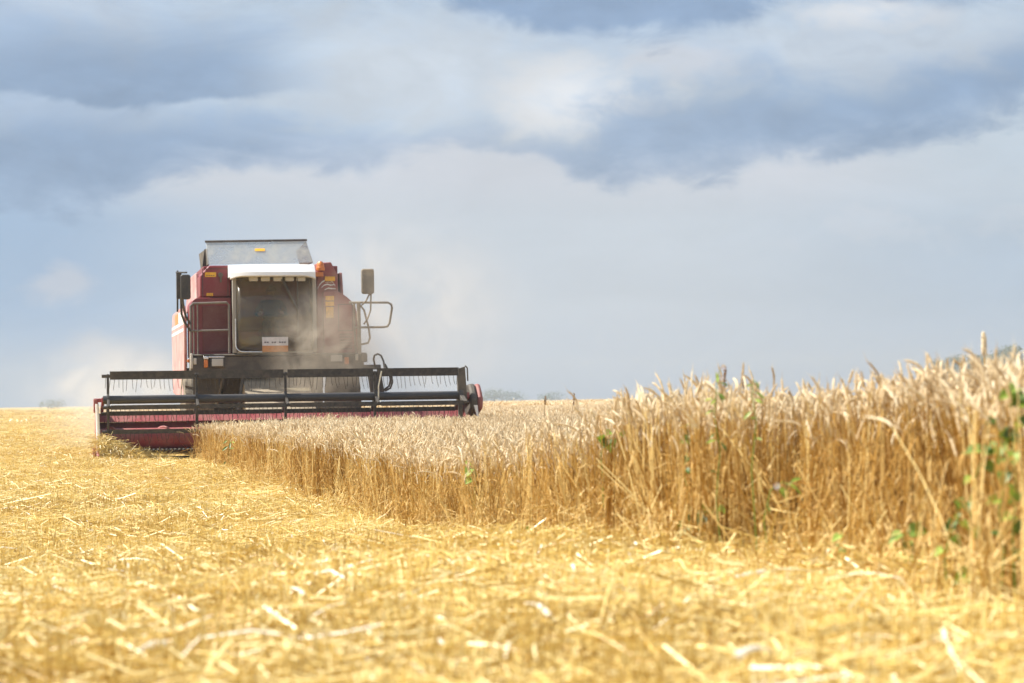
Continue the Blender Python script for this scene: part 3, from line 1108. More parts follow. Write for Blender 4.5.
    # wheels
    for wx, wy, rad, w in ((-1.42, 3.3, 0.86, 0.58), (1.42, 3.3, 0.86, 0.58), (-1.2, 6.6, 0.56, 0.36), (1.2, 6.6, 0.56, 0.36)):
        h = w / 2
        t = MB()
        t.lathe([(-h * 0.8, rad * 0.55), (-h, rad * 0.72), (-h * 0.92, rad * 0.93), (-h * 0.55, rad * 0.965), (h * 0.55, rad * 0.965), (h * 0.92, rad * 0.93), (h, rad * 0.72), (h * 0.8, rad * 0.55)], (wx, wy, rad), 'x', 40)
        nl = 20
        for k in range(nl):      # tractor lugs
            for sgn in (-1, 1):
                a = 2 * math.pi * (k + (0.25 if sgn > 0 else -0.25)) / nl
                da = 0.06
                q0 = []
                for rr_, xx, dd in ((rad * 0.94, 0.02, 0.10), (rad * 0.94, h * 0.93, 0.0), (rad * 1.0, 0.02, 0.10), (rad * 0.985, h * 0.9, 0.0)):
                    for e in (-da, da):
                        an = a + dd + e
                        q0.append((wx + sgn * xx, wy + rr_ * math.cos(an), rad + rr_ * math.sin(an)))
                t.hexa([q0[0], q0[1], q0[3], q0[2]], [q0[4], q0[5], q0[7], q0[6]])
        wh = t.build('wheel', M['rubber'], HV, 0)
        s = -1 if wx < 0 else 1
        MB().lathe([(s * h * 0.35, 0.08), (s * h * 0.4, rad * 0.3), (s * h * 0.15, rad * 0.42), (s * h * 0.75, rad * 0.54), (s * h * 0.78, rad * 0.58), (s * h * 0.3, rad * 0.56)], (wx, wy, rad), 'x', 32).build('rim', M['cream'], wh, 0)


def build_cab():
    y0, y1 = 1.92, 3.2
    xl, zb = loc(233, 353, y0)
    xr = loc(317, 353, y0)[0]
    zt = loc(275, 276, y0)[1]
    b = MB()
    for x in (xl, xr - 0.075):                      # corner posts
        b.box(x, x + 0.075, y0, y0 + 0.09, zb, zt)
        b.box(x, x + 0.075, y1 - 0.09, y1, zb, zt)
    b.box(xl + 0.075, xr - 0.075, y0 + 0.01, y0 + 0.08, zt - 0.03, zt + 0.02)
    b.box(xl + 0.075, xr - 0.075, y0 + 0.012, y0 + 0.08, zb - 0.02, zb + 0.03)
    b.box(xl, xr, y0 + 0.1, y1, zb - 0.06, zb - 0.022)
    b.box(xl + 0.08, xr - 0.08, y1 - 0.05, y1 - 0.01, zb, zt)   # rear wall
    cab = b.build('cab', M['grey'], HV)
    # windscreen with a rounded lower left corner, a shallow curve forward
    n = 14
    v, f = [], []
    for j in range(2):
        for i in range(n + 1):
            t = i / n
            x = xl + 0.08 + (xr - xl - 0.16) * t
            yb = y0 + 0.02 - 0.07 * (1 - (2 * t - 1) ** 2)
            v.append((x, yb - (0.05 if j == 0 else 0.0), (zb + 0.035) if j == 0 else zt - 0.035))
    fs = [(i, i + 1, n + 2 + i, n + 1 + i) for i in range(n)]
    g = MB().add(v, fs)
    gl = g.build('windscreen', M['glass'], cab, 0, 60)
    so = gl.modifiers.new('pane', 'SOLIDIFY')
    so.thickness = 0.006
    for x in (xl + 0.03, xr - 0.045):               # side panes
        MB().box(x, x + 0.006, y0 + 0.1, y1 - 0.1, zb + 0.02, zt - 0.02).build('side_window', M['glass'], cab, 0)
    # bright rubber-edged bottom line of the pane
    e0, e1 = loc(236, 345, y0 - 0.07), loc(262, 352, y0 - 0.07)
    pth = [(e0[0], y0 - 0.02, e0[1] + 0.5), (e0[0], y0 - 0.025, e0[1])] + [(e0[0] + 0.13 - 0.13 * math.cos(R(90 * i / 6)), y0 - 0.03 - 0.006 * i, e0[1] - 0.13 * math.sin(R(90 * i / 6))) for i in range(7)] + [(e1[0], y0 - 0.105, e1[1])]
    MB().tube(pth, 0.011, 6).build('pane_trim', M['chrome'], cab, 0)
    # roof
    zf = loc(272, 264, y0 - 0.1)[1]
    zl = loc(272, 276.5, y0 - 0.28)[1]
    r0, r1 = loc(230.3, 268, y0 - 0.2)[0], loc(315.8, 268, y0 - 0.2)[0]
    ztop = zf
    front = []
    nx = 16
    v, fs = [], []
    for i in range(nx + 1):
        t = i / nx
        x = r0 + (r1 - r0) * t
        e = min(t, 1 - t)
        drop = 0.05 * math.exp(-(e / 0.06) ** 2)
        bulge = 0.14 * (1 - (2 * t - 1) ** 4)
        yy = y0 - 0.14 - bulge
        v += [(x, yy + 0.03, zl - drop), (x, yy, zl + 0.02 - drop), (x, yy + 0.02, zl + 0.09), (x, yy + 0.16, ztop - 0.035), (x, yy + 0.34, ztop), (x, y1 + 0.1, ztop + 0.02), (x, y1 + 0.12, zl), (x, yy + 0.08, zl + 0.012)]
    k = 8
    for i in range(nx):
        for j in range(k):
            fs.append((i * k + j, i * k + (j + 1) % k, (i + 1) * k + (j + 1) % k, (i + 1) * k + j))
    fs += [tuple(range(k)), tuple(nx * k + j for j in range(k))[::-1]]
    roof = MB().add(v, fs).build('roof', M['white'], cab, 0, 30)
    # work lamps under the visor
    for px in (253.5, 265.5, 278, 289.5, 301):
        x, z = loc(px, 278.8, y0 - 0.1)
        o = MB().prism([(x - 0.085, z - 0.045), (x + 0.085, z - 0.045), (x + 0.085, z + 0.04), (x - 0.085, z + 0.04)], y0 - 0.10, y0 - 0.03).build('work_lamp', M['lens'], cab, 0.015)
    # wiper
    w0, w1, w2 = L3(282, 279, y0 - 0.09), L3(297, 308, y0 - 0.1), L3(298, 335, y0 - 0.12)
    MB().tube([w0, w1], [0.03, 0.018], 6).tube([L3(297.5, 278, y0 - 0.09), w2], 0.012, 6).build('wiper', M['black'], cab, 0)
    # printed card inside the lower edge of the windscreen: pale top, orange foot
    c0, c1 = loc(262.3, 352, y0 - 0.11), loc(288, 336.8, y0 - 0.11)
    zm = c0[1] + (c1[1] - c0[1]) * 0.42
    st = MB().box(c0[0], c1[0], y0 - 0.118, y0 - 0.112, zm, c1[1]).build('sticker', M['pale_print'], cab, 0)
    MB().box(c0[0], c1[0], y0 - 0.118, y0 - 0.112, c0[1], zm).build('orange_band', M['orange_print'], st, 0)
    for i in range(9):
        w = c1[0] - c0[0]
        if i in (0, 3, 6):
            ln = MB()
        if i in (2, 5):
            ln.build('lettering', M['ink'], st, 0)
            continue
        ln.box(c0[0] + w * (0.08 + 0.095 * i), c0[0] + w * (0.15 + 0.095 * i), y0 - 0.121, y0 - 0.1185, zm + 0.05, zm + 0.075)
    ln.build('lettering', M['ink'], st, 0)
    # inside: seat, steering column
    b = MB()
    b.box(-0.26, 0.26, 2.62, 3.1, zb + 0.3, zb + 0.47)
    b.hexa([(-0.25, 3.0, zb + 0.42), (0.25, 3.0, zb + 0.42), (0.25, 3.12, zb + 0.42), (-0.25, 3.12, zb + 0.42)], [(-0.2, 3.04, zb + 1.0), (0.2, 3.04, zb + 1.0), (0.2, 3.13, zb + 1.0), (-0.2, 3.13, zb + 1.0)])
    b.box(-0.15, 0.15, 2.7, 3.0, zb - 0.02, zb + 0.3)
    b.build('driver_seat', M['seat'], cab, 0.04)
    b = MB()
    b.tube([(0, 2.25, zb), (0, 2.42, zb + 0.68)], 0.045)
    ring = [(0.2 * math.cos(R(a)), 2.42 + 0.19 * math.sin(R(a)), zb + 0.70 + 0.05 * -math.sin(R(a))) for a in range(0, 361, 20)]
    b.tube(ring, 0.016, 6, False)
    b.tube([(-0.2, 2.42, zb + 0.70), (0.2, 2.42, zb + 0.70)], 0.014, 6)
    b.build('steering_wheel', M['black'], cab, 0)
    return zb


def build_platform(zb):
    yl = 1.95
    x0, z1 = loc(190.5, 356.5, yl)
    x1, z0 = loc(364, 372, yl)
    b = MB()
    b.box(x0, x1, yl, yl + 0.45, z0, z1)
    b.box(x0 + 0.02, x1 + 0.05, yl - 0.04, yl + 0.4, z1 + 0.003, z1 + 0.04)
    pf = b.build('platform', M['dark'], HV, 0.02)
    xx0, zz0 = loc(361, 362, yl)
    xx1, zz1 = loc(367, 353.5, yl)
    MB().box(xx0, xx1, yl - 0.05, yl + 0.2, zz0, zz1).build('step_box', M['dark'], pf, 0.015)
    a, c = loc(362, 369.5, yl), loc(381, 364.5, yl)
    MB().box(a[0], c[0], yl, yl + 0.3, a[1], c[1]).build('step', M['black'], pf, 0.015)
    for (p0, q0, p1, q1) in ((210.5, 367.5, 224.5, 357.3), (329.5, 362.8, 343.5, 353.8)):
        c0, d0 = loc(p0, q0, yl - 0.05)
        c1, d1 = loc(p1, q1, yl - 0.05)
        o = MB().box(c0, c1, yl - 0.06, yl - 0.004, d0, d1).build('headlight', M['black'], HV, 0.012)
        MB().box(c0 + 0.025, c1 - 0.025, yl - 0.07, yl - 0.05, d0 + 0.025, d1 - 0.025).build('lens', M['lens'], o, 0.012)
    for (p0, q0, p1, q1) in ((204, 367.5, 208, 359.5), (344.6, 364.5, 348.8, 357)):
        c0, d0 = loc(p0, q0, yl - 0.05)
        c1, d1 = loc(p1, q1, yl - 0.05)
        o = MB().box(c0, c1, yl - 0.07, yl - 0.004, d0, d1).build('turn_signal', M['orange'], HV, 0.015)
    c0, d0 = loc(203.5, 359.3, yl - 0.05)
    c1, d1 = loc(208.5, 356.3, yl - 0.05)
    MB().box(c0, c1, yl - 0.07, yl - 0.004, d0, d1).box(c1, c1 + 0.3, yl - 0.06, yl - 0.004, d1 - 0.03, d1).build('lamp_bracket', M['chrome'], HV, 0.01)
    for (p0, q0, p1, q1) in ((190.5, 368.5, 192.8, 353.5), (193.5, 364.5, 196.5, 358), (355.5, 360.5, 358.3, 354)):
        c0, d0 = loc(p0, q0, yl - 0.05)
        c1, d1 = loc(p1, q1, yl - 0.05)
        MB().box(c0, c1, yl - 0.06, yl - 0.004, d0, d1).build('reflector', M['cream'], HV, 0.01)
    c0, d0 = loc(188.5, 361, 2.3)
    MB().lathe([(-0.04, 0.03), (0.0, 0.035)], (c0, 2.25, d0), 'y', 12).build('marker_lamp', M['orange'], HV, 0)
    # guard rail, picture left
    rl = MB()
    A, B, C, Dd = L3(190.5, 357, yl + 0.05), L3(190.5, 306, yl + 0.05), L3(193, 303.5, yl + 0.05), L3(226.5, 302.5, yl + 0.05)
    rl.tube([A, B, C, Dd, L3(229, 305, yl + 0.05), L3(229.5, 353, yl + 0.05)], 0.022)
    rl.tube([L3(190.5, 331, yl + 0.05), L3(229, 330, yl + 0.05)], 0.018)
    rl.tube([L3(193.5, 304, yl + 0.07), L3(194, 357, yl + 0.07)], 0.014)
    rl.tube([L3(197.5, 304, yl + 0.3), L3(198, 356, yl + 0.3)], 0.014)
    rl.build('guard_rail', M['rail'], HV, 0)
    # ladder rail, picture right: post and swung-out loop
    y2 = 1.9
    b = MB()
    b.tube([L3(359.5, 354, y2), L3(358.5, 302.5, y2)], 0.037)
    b.tube([L3(349, 302.5, y2), L3(388, 302.5, y2), L3(391.3, 304.5, y2), L3(392, 308, y2), L3(389.5, 323, y2), L3(387.5, 326.3, y2), L3(384, 327, y2), L3(354, 327.5, y2)], 0.022)
    b.tube([L3(354, 303, y2 + .1), L3(354.5, 327, y2 + .1), L3(356, 353, y2 + .1)], 0.022)
    b.build('ladder_rail', M['mirror_dusty'], HV, 0)
    MB().tube([L3(370, 293, y2 - .1), L3(366, 301, y2 - .1), L3(362, 305, y2)], 0.016).build('mirror_arm', M['mirror_dusty'], HV, 0)
    MB().tube([L3(371, 293, y2 - .1), L3(370.6, 310, y2 - .1), L3(367.5, 319, y2 - .1), L3(364, 324, y2)], 0.016).build('mirror_arm', M['mirror_dusty'], HV, 0)
    MB().tube([L3(360, 305, y2), L3(364, 310, y2 - .05), L3(368.5, 327, y2 - .05), L3(370, 338, y2 - .05), L3(368, 343, y2 - .05), L3(361, 344.5, y2)], 0.02).build('mirror_arm', M['mirror_dusty'], HV, 0)
    # mirrors
    for (p0, q0, p1, q1, mt, dx) in ((361.5, 294, 374, 268.7, 'mirror_dusty', 0.0), (180.5, 299.5, 190.5, 274.5, 'mirror_black', 0.0)):
        c0, d0 = loc(p0, q0, y2 - 0.12)
        c1, d1 = loc(p1, q1, y2 - 0.12)
        rr = 0.045
        pts = arc(c1 - rr, d1 - rr, rr, 0, 90) + arc(c0 + rr, d1 - rr, rr, 90, 180) + arc(c0 + rr, d0 + rr, rr, 180, 270) + arc(c1 - rr, d0 + rr, rr, 270, 360)
        o = MB().prism(pts, y2 - 0.14, y2 - 0.07).build('mirror', M[mt], HV, 0.02)
        MB().box(c0 + 0.03, c1 - 0.03, y2 - 0.071, y2 - 0.066, d0 + 0.04, d1 - 0.04).build('mirror_face', M['mirror_glass'], o, 0)
    c0, d0 = loc(176.5, 299, y2)
    c1, d1 = loc(181.5, 272.5, y2)
    MB().prism([(c0, d0), (c1, d0), (c1, d1), (c0, d1)], y2 - 0.03, y2 + 0.06).tube([L3(177.5, 312, y2 + .02), L3(177.5, 270.5, y2 + .02)], 0.02).build('mirror', M['mirror_black'], HV, 0.02)
    MB().tube([L3(176, 272.5, y2), L3(187, 272.5, y2 - .1)], 0.016).build('mirror_arm', M['mirror_black'], HV, 0)
    MB().tube([L3(182.5, 299, y2 - .1), L3(184, 310, y2 - .05), L3(186, 317, y2), L3(190.5, 324, y2 + .05)], 0.022).build('mirror_arm', M['mirror_black'], HV, 0)
    MB().tube([L3(181, 298, y2 - .05), L3(181.5, 314, y2), L3(184.5, 322, y2), L3(190.5, 331, y2 + .05)], 0.022).build('mirror_arm', M['mirror_black'], HV, 0)
    # hydraulic hoses at the ladder side
    h = MB()
    h.tube([L3(375, 366, 1.2), L3(373.5, 359, 1.1), L3(374.5, 355.5, 1.0), L3(377.5, 353.8, 1.0), L3(381, 355.5, 1.0), L3(383.5, 361, 1.0), L3(384.5, 368, .9), L3(388, 371, .8)], 0.019, 8)
    h.tube([L3(385, 364, 0.9), L3(389, 372, .9), L3(390.5, 380, .9), L3(389, 386, .9), L3(384, 390, .9)], 0.019, 8)
    h.tube([L3(388, 370, 0.8), L3(391.5, 376, .8), L3(392.5, 382, .8), L3(390.5, 388, .8), L3(385, 391, .8)], 0.019, 8)
    h.build('hose', M['black'], HV, 0)


def build_header():
    xl = loc(96, 430, 0.0)[0]
    xr = loc(472, 400, 0.0)[0]
    hd = MB()
    hd.box(xl + 0.05, xr - 0.05, 0.72, 0.78, 0.12, 0.697)           # back sheet
    hd.hexa([(xl + 0.05, -0.06, 0.18), (xr - 0.05, -0.06, 0.18), (xr - 0.05, 0.718, 0.10), (xl + 0.05, 0.718, 0.10)],
            [(xl + 0.05, -0.06, 0.21), (xr - 0.05, -0.06, 0.21), (xr - 0.05, 0.718, 0.15), (xl + 0.05, 0.718, 0.15)])
    header = hd.build('header', M['red_header'], HV)
    MB().prism([(0.52, 0.70), (0.80, 0.70), (0.80, 0.86), (0.68, 0.86)], xl + 0.05, xr - 0.05, 'x').build('top_beam', M['red_header'], header, 0.015)
    # inclined inner deflector under the beam, reel shadow put into its dark red
    MB().hexa([(xl + 0.06, 0.60, 0.55), (xr - 0.06, 0.60, 0.55), (xr - 0.06, 0.715, 0.55), (xl + 0.06, 0.715, 0.55)],
              [(xl + 0.06, 0.64, 0.695), (xr - 0.06, 0.64, 0.695), (xr - 0.06, 0.715, 0.695), (xl + 0.06, 0.715, 0.695)]).build('deflector', M['maroon'], header, 0.01)
    # end plates with crop dividers
    pl = [(0.85, 0.08), (0.85, 0.95), (0.6, 1.12), (0.3, 1.12), (0.12, 0.8), (-0.1, 0.36), (-0.75, 0.12), (-0.7, 0.04)]
    for x, w in ((xl, 0.05), (xr - 0.05, 0.05)):
        MB().prism(pl, x, x + w, 'x').build('end_plate', M['red_header'], header, 0.015)
    MB().tube([L3(97, 404, -0.3), L3(98.2, 432, -0.32), L3(98.6, 455, -0.36), L3(98.6, 461, -0.6)], [0.03, 0.035, 0.035, 0.02], 8).build('divider_glint_rod', M['white'], header, 0)  # white stands in for the sunlit glint along the plate's front edge
    b = MB()
    c0, c1 = L3(93.5, 400.5, -0.1), L3(107, 400, -0.1)
    b.box(c0[0], c1[0], -0.13, -0.05, c0[2] - 0.035, c0[2] + 0.035)
    b.box(c0[0], c0[0] + 0.07, -0.16, 0.1, c0[2] - 0.22, c0[2] + 0.02)
    MB().box(c0[0] - 0.02, c0[0] + 0.06, -0.2, 0.1, 0.06, 0.25).build('shoe', M['red_header'], header, 0.01)
    b.build('reel_mount', M['red_header'], header, 0.01)
    # auger with spiral flights and its fingers
    ag = MB()
    ac = (0.28, 0.40)
    ag.lathe([(xl + 0.07, 0.19), (xr - 0.07, 0.19)], (0, ac[0], ac[1]), 'x', 28)
    auger = ag.build('auger', M['red_header'], header, 0)
    for x0, x1, turn in ((xl + 0.1, -0.7, 1), (0.7, xr - 0.1, -1)):
        n = 120
        pts_i, pts_o = [], []
        for i in range(n + 1):
            t = i / n
            x = x0 + (x1 - x0) * t
            a = turn * 2 * math.pi * (x - x0) / 0.95 + 0.6
            pts_i.append((x, ac[0] + 0.185 * math.cos(a), ac[1] + 0.185 * math.sin(a)))
            pts_o.append((x, ac[0] + 0.225 * math.cos(a), ac[1] + 0.225 * math.sin(a)))
        fl = MB().add(pts_i + pts_o, [(i, i + 1, n + 2 + i, n + 1 + i) for i in range(n)])
        o = fl.build('flight', M['red_header'], auger, 0, 80)
        so = o.modifiers.new('plate', 'SOLIDIFY')
        so.thickness = 0.02
    # knife bar and fingers
    k = MB()
    k.box(xl + 0.05, xr - 0.05, -0.12, -0.062, 0.185, 0.215)
    x = xl + 0.1
    while x < xr - 0.1:
        k.hexa([(x - 0.012, -0.22, 0.195), (x + 0.012, -0.22, 0.195), (x + 0.022, -0.12, 0.18), (x - 0.022, -0.12, 0.18)],
               [(x - 0.006, -0.22, 0.205), (x + 0.006, -0.22, 0.205), (x + 0.02, -0.12, 0.22), (x - 0.02, -0.12, 0.22)])
        x += 0.0762
    k.build('knife_bar', M['black'], header, 0)
    MB().box(xl + 0.3, xr - 0.3, 0.1, 0.6, 0.02, 0.068).build('shade_skid', M['black'], header, 0.01)  # black strip added as the dark shade beneath the header
    # drive cover, picture right
    c0, d0 = loc(468.5, 412, 0.1)
    c1, d1 = loc(479.5, 383.5, 0.1)
    pr = [(-0.25, d0 + 0.05), (-0.3, d0 + 0.25), (-0.15, d1 - 0.12), (0.0, d1), (0.4, d1 - 0.02), (0.62, d1 - 0.25), (0.6, d0 + 0.05), (0.3, d0 - 0.1)]
    MB().prism(pr, c0 + 0.11, c1, 'x').build('drive_cover', M['red_dusty'], header, 0.05)
    pr2 = [(y_ - 0.02, z_) for y_, z_ in pr]
    MB().prism(pr2, c0 - 0.02, c0 + 0.105, 'x').build('drive_housing', M['dark'], header, 0.04)
    a, c = L3(475.6, 405, -0.4), L3(478.5, 420, -0.42)
    MB().hexa([(c[0] - 0.01, -0.42, c[2]), (c[0] + 0.01, -0.42, c[2]), (c[0] + 0.01, -0.40, c[2]), (c[0] - 0.01, -0.40, c[2])],
              [(a[0] - 0.035, -0.42, a[2]), (a[0] + 0.035, -0.42, a[2]), (a[0] + 0.035, -0.40, a[2]), (a[0] - 0.035, -0.40, a[2])]).build('marker_blade', M['white'], header, 0)
    # reel lift arm between header and machine
    b = MB()
    q = [loc(368, 372, 0.8), loc(381, 372, 0.8), loc(386, 398, 0.8), loc(372, 398, 0.8)]
    b.prism(q, 0.8, 0.95)
    b.build('lift_arm', M['dark'], header, 0.02)
    MB().tube([L3(381.5, 371, -0.5), L3(378.5, 386, -0.5), L3(378.5, 399, -0.45)], 0.012, 5).build('loose_straw', M['pale_straw'], header, 0)
    # ---------------- reel
    cy, cz = -0.25, loc(286, 397.5, -0.25)[1]
    x0, x1 = loc(103, 399, cy)[0], loc(463, 394, cy)[0]
    rt = MB()
    rt.lathe([(x0, 0.075), (x1, 0.075)], (0, cy, cz), 'x', 24)
    reel = rt.build('reel', M['reel_tube'], HV, 0)
    bats = [(cy, loc(286, 373.5, cy)[1], 'top'), (-0.72, loc(286, 404.5, -0.72)[1], 'front'), (0.22, loc(286, 410.5, 0.22)[1], 'rear'), (cy + 0.05, loc(150, 430.8, cy)[1], 'low')]
    sp = [loc(p, 395, cy)[0] for p in (108, 196.5, 285.5, 375, 460.5)]
    for by, bz, which in bats:
        b = MB()
        b.tube([(x0 - 0.02, by, bz - 0.01), (x1 + 0.02, by, bz - 0.01)], 0.032, 10)
        hh = 0.075 if which == 'top' else 0.05
        for i in range(4):
            b.box(sp[i] + 0.035, sp[i + 1] - 0.035, by - 0.045, by - 0.027, bz - hh, bz + hh * (1.0 if which == 'top' else 0.6))
        x = x0 + 0.05
        L = 0.30 if which == 'top' else 0.24
        while x < x1:
            s = random.uniform(-0.022, 0.022)
            b.tube([(x, by - 0.03, bz - 0.03), (x + s, by - 0.05, bz - L * 0.6), (x + s * 2 + 0.006, by - 0.03, bz - L * random.uniform(0.7, 1.05))], 0.0045, 5)
            x += random.uniform(0.07, 0.092)
        b.build('bat', M['reel'], reel, 0)
    for i, x in enumerate(sp):
        b = MB()
        w = 0.022 if i < 4 else 0.04
        b.lathe([(x - w, 0.12), (x + w, 0.12)], (0, cy, cz), 'x', 18)
        for by, bz, which in bats:
            d = Vector((0, by - cy, bz - cz))
            sd_ = d.cross(Vector((1, 0, 0))).normalized() * 0.04
            a = Vector((0, cy, cz)) + d * 0.15
            e = Vector((0, cy, cz)) + d * 1.06
            b.hexa([(x - w, *(a - sd_)[1:]), (x + w, *(a - sd_)[1:]), (x + w, *(a + sd_)[1:]), (x - w, *(a + sd_)[1:])],
                   [(x - w, *(e - sd_ * .8)[1:]), (x + w, *(e - sd_ * .8)[1:]), (x + w, *(e + sd_ * .8)[1:]), (x - w, *(e + sd_ * .8)[1:])])
        b.build('spider', M['dark'] if i == 4 else M['reel'], reel, 0.006)
    # end frame of the reel, picture right
    q = [loc(458, 368.5, cy - .06), loc(465, 366.5, cy - .06), loc(467.5, 403, cy - .06), loc(458.5, 403, cy - .06)]
    MB().prism(q, cy - 0.07, cy + 0.07).tube([L3(465, 365.5, cy), L3(467.3, 368, cy), L3(467.8, 381, cy)], 0.015, 6).build('end_frame', M['dark'], reel, 0.015)
    # reel arms back to the header
    for x in (xl + 0.1, xr - 0.14):
        MB().hexa([(x, cy, cz - 0.05), (x + 0.05, cy, cz - 0.05), (x + 0.05, 0.8, 0.84), (x, 0.8, 0.84)],
                  [(x, cy, cz + 0.05), (x + 0.05, cy, cz + 0.05), (x + 0.05, 0.8, 0.96), (x, 0.8, 0.96)]).build('reel_arm', M['red_header'], header, 0.01)


build_body()
ZB = build_cab()
build_platform(ZB)
build_header()


# ------------------------------------------------------------------ the driver
def build_driver():
    root = empty('person', G + EX * 0.0 + EY * 2.86 + Vector((0, 0, ZB + 0.47)), ALPHA)
    tag(root, 'driver in dark work clothes seated behind the dusty cab windscreen', 'person')
    J = {'pelvis': (0, 0, 0.10), 'belly': (0, -0.0, 0.26), 'chest': (0, 0.02, 0.44), 'neck': (0, 0.0, 0.58),
         'head': (0, -0.03, 0.68), 'crown': (0, -0.03, 0.80),
         'sl': (-0.19, 0.02, 0.50), 'el': (-0.30, -0.12, 0.28), 'hl': (-0.24, -0.36, 0.30), 'tl': (-0.22, -0.43, 0.31),
         'sr': (0.19, 0.02, 0.50), 'er': (0.28, -0.10, 0.27), 'hr': (0.16, -0.34, 0.31), 'tr': (0.14, -0.42, 0.31),
         'kl': (-0.15, -0.42, 0.12), 'fl': (-0.15, -0.46, -0.34), 'gl': (-0.15, -0.60, -0.40), 'hil': (-0.1, -0.02, 0.09),
         'kr': (0.15, -0.42, 0.12), 'fr': (0.15, -0.46, -0.34), 'gr': (0.15, -0.60, -0.40), 'hir': (0.1, -0.02, 0.09)}
    rad = {'pelvis': .14, 'belly': .13, 'chest': .15, 'neck': .06, 'head': .085, 'crown': .06, 'sl': .075, 'el': .05, 'hl': .035, 'tl': .028,
           'sr': .075, 'er': .05, 'hr': .035, 'tr': .028, 'kl': .07, 'fl': .05, 'gl': .04, 'hil': .10, 'kr': .07, 'fr': .05, 'gr': .04, 'hir': .10}
    E = [('pelvis', 'belly'), ('belly', 'chest'), ('chest', 'neck'), ('neck', 'head'), ('head', 'crown'), ('chest', 'sl'), ('sl', 'el'), ('el', 'hl'), ('hl', 'tl'),
         ('chest', 'sr'), ('sr', 'er'), ('er', 'hr'), ('hr', 'tr'), ('pelvis', 'hil'), ('hil', 'kl'), ('kl', 'fl'), ('fl', 'gl'), ('pelvis', 'hir'), ('hir', 'kr'), ('kr', 'fr'), ('fr', 'gr')]
    names = list(J)
    me = bpy.data.meshes.new('body')
    me.from_pydata([J[n] for n in names], [(names.index(a), names.index(b)) for a, b in E], [])
    o = link('body', me, root)
    sk = o.modifiers.new('skin', 'SKIN')
    for i, n in enumerate(names):
        d = me.skin_vertices[0].data[i]
        d.radius = (rad[n], rad[n])
        d.use_root = (n == 'pelvis')
    ss = o.modifiers.new('smooth', 'SUBSURF')
    ss.levels = ss.render_levels = 2
    m, t = new_mat('driver_skin_and_clothes')
    sx = t.n('ShaderNodeSeparateXYZ')
    t.put(sx.inputs[0], t.n('ShaderNodeTexCoord').outputs['Object'])
    head = t.smooth(sx.outputs[2], 0.585, 0.60)
    hand = t.math('MULTIPLY', t.smooth(sx.outputs[1], -0.30, -0.31), t.smooth(sx.outputs[2], 0.24, 0.25))
    f = t.math('MAXIMUM', head, hand)
    out_surface(t, principled(t, t.mix(f, (0.05, 0.06, 0.08), (0.50, 0.27, 0.18)), 0.75).outputs[0])
    me.materials.append(m)
    h = MB()
    for i in range(7):
        pass
    h.lathe([(0.0, 0.098), (0.04, 0.10), (0.085, 0.075), (0.105, 0.03), (0.108, 0.0)], (0, -0.02, 0.735), 'z', 20)
    h.build('hair', M['hair'], root, 0)
    fc = MB()
    fc.hexa([(-0.015, -0.14, 0.675), (0.015, -0.14, 0.675), (0.012, -0.10, 0.675), (-0.012, -0.10, 0.675)], [(-0.006, -0.115, 0.72), (0.006, -0.115, 0.72), (0.006, -0.10, 0.72), (-0.006, -0.10, 0.72)])
    fc.build('nose', M['skin'], root, 0.004)


build_driver()


# ------------------------------------------------------------------ straw caught on the header
def build_heap():
    root_p = G
    u = random.Random(31)
    b = MB()
    x0, x1 = loc(100, 450, -0.3)[0], loc(166, 450, -0.3)[0]

    def top(x):
        t = (x - x0) / (x1 - x0)
        return 0.30 * (1 - t) ** 1.2 + 0.15 * (1 - t * 0.7)
    # matted core under the loose stalks
    n, k = 22, 10
    v = []
    for i in range(n + 1):
        x = x0 + (x1 - x0) * i / n
        for j in range(k + 1):
            a = math.pi * j / k
            r = (top(x) - 0.03) * (0.86 + 0.14 * math.sin(i * 2.1 + j * 1.3))
            v.append((x, -0.36 - 0.24 * math.cos(a) * (0.9 + 0.1 * math.sin(i * 3.1 + j)), max(0.03, r * math.sin(a) + 0.03)))
    b.cm, b.ct = 0, 0.25
    b.add(v, [(i * (k + 1) + j, i * (k + 1) + j + 1, (i + 1) * (k + 1) + j + 1, (i + 1) * (k + 1) + j) for i in range(n) for j in range(k)])
    for q in range(2600):
        x = u.uniform(x0 - 0.05, x1 + 0.1) if u.random() < 0.5 else x0 + (x1 - x0) * u.random() ** 1.8
        a = R(u.uniform(0, 180))
        h = top(max(x0, min(x1, x))) * u.uniform(0.75, 1.12)
        y, z = -0.36 - 0.27 * math.cos(a), max(0.02, h * math.sin(a))
        L = u.uniform(0.06, 0.26)
        d = Vector((u.gauss(0, 1), u.gauss(0, 0.6), u.gauss(-0.15, 0.4))).normalized()
        b.ct = min(1, max(0, u.gauss(0.55, 0.3)))
        p = Vector((x, y, z))
        m_ = p + d * L * 0.5 + Vector((0, 0, u.uniform(-0.02, 0.03)))
        e = p + d * L + Vector((0, 0, -0.05 * u.random()))
        b.tube([p, (m_.x, m_.y, max(0.01, m_.z)), (e.x, e.y, max(0.01, e.z))], u.uniform(0.0025, 0.0045), 3, False)
    o = b.build('straw_heap', M['straw'], None, 0, 0)
    o.location = G
    o.rotation_euler = (0, 0, ALPHA)
    tag(o, 'tangled brownish straw heaped in front of the red header end, left of the uncut wheat', 'straw heap')


build_heap()


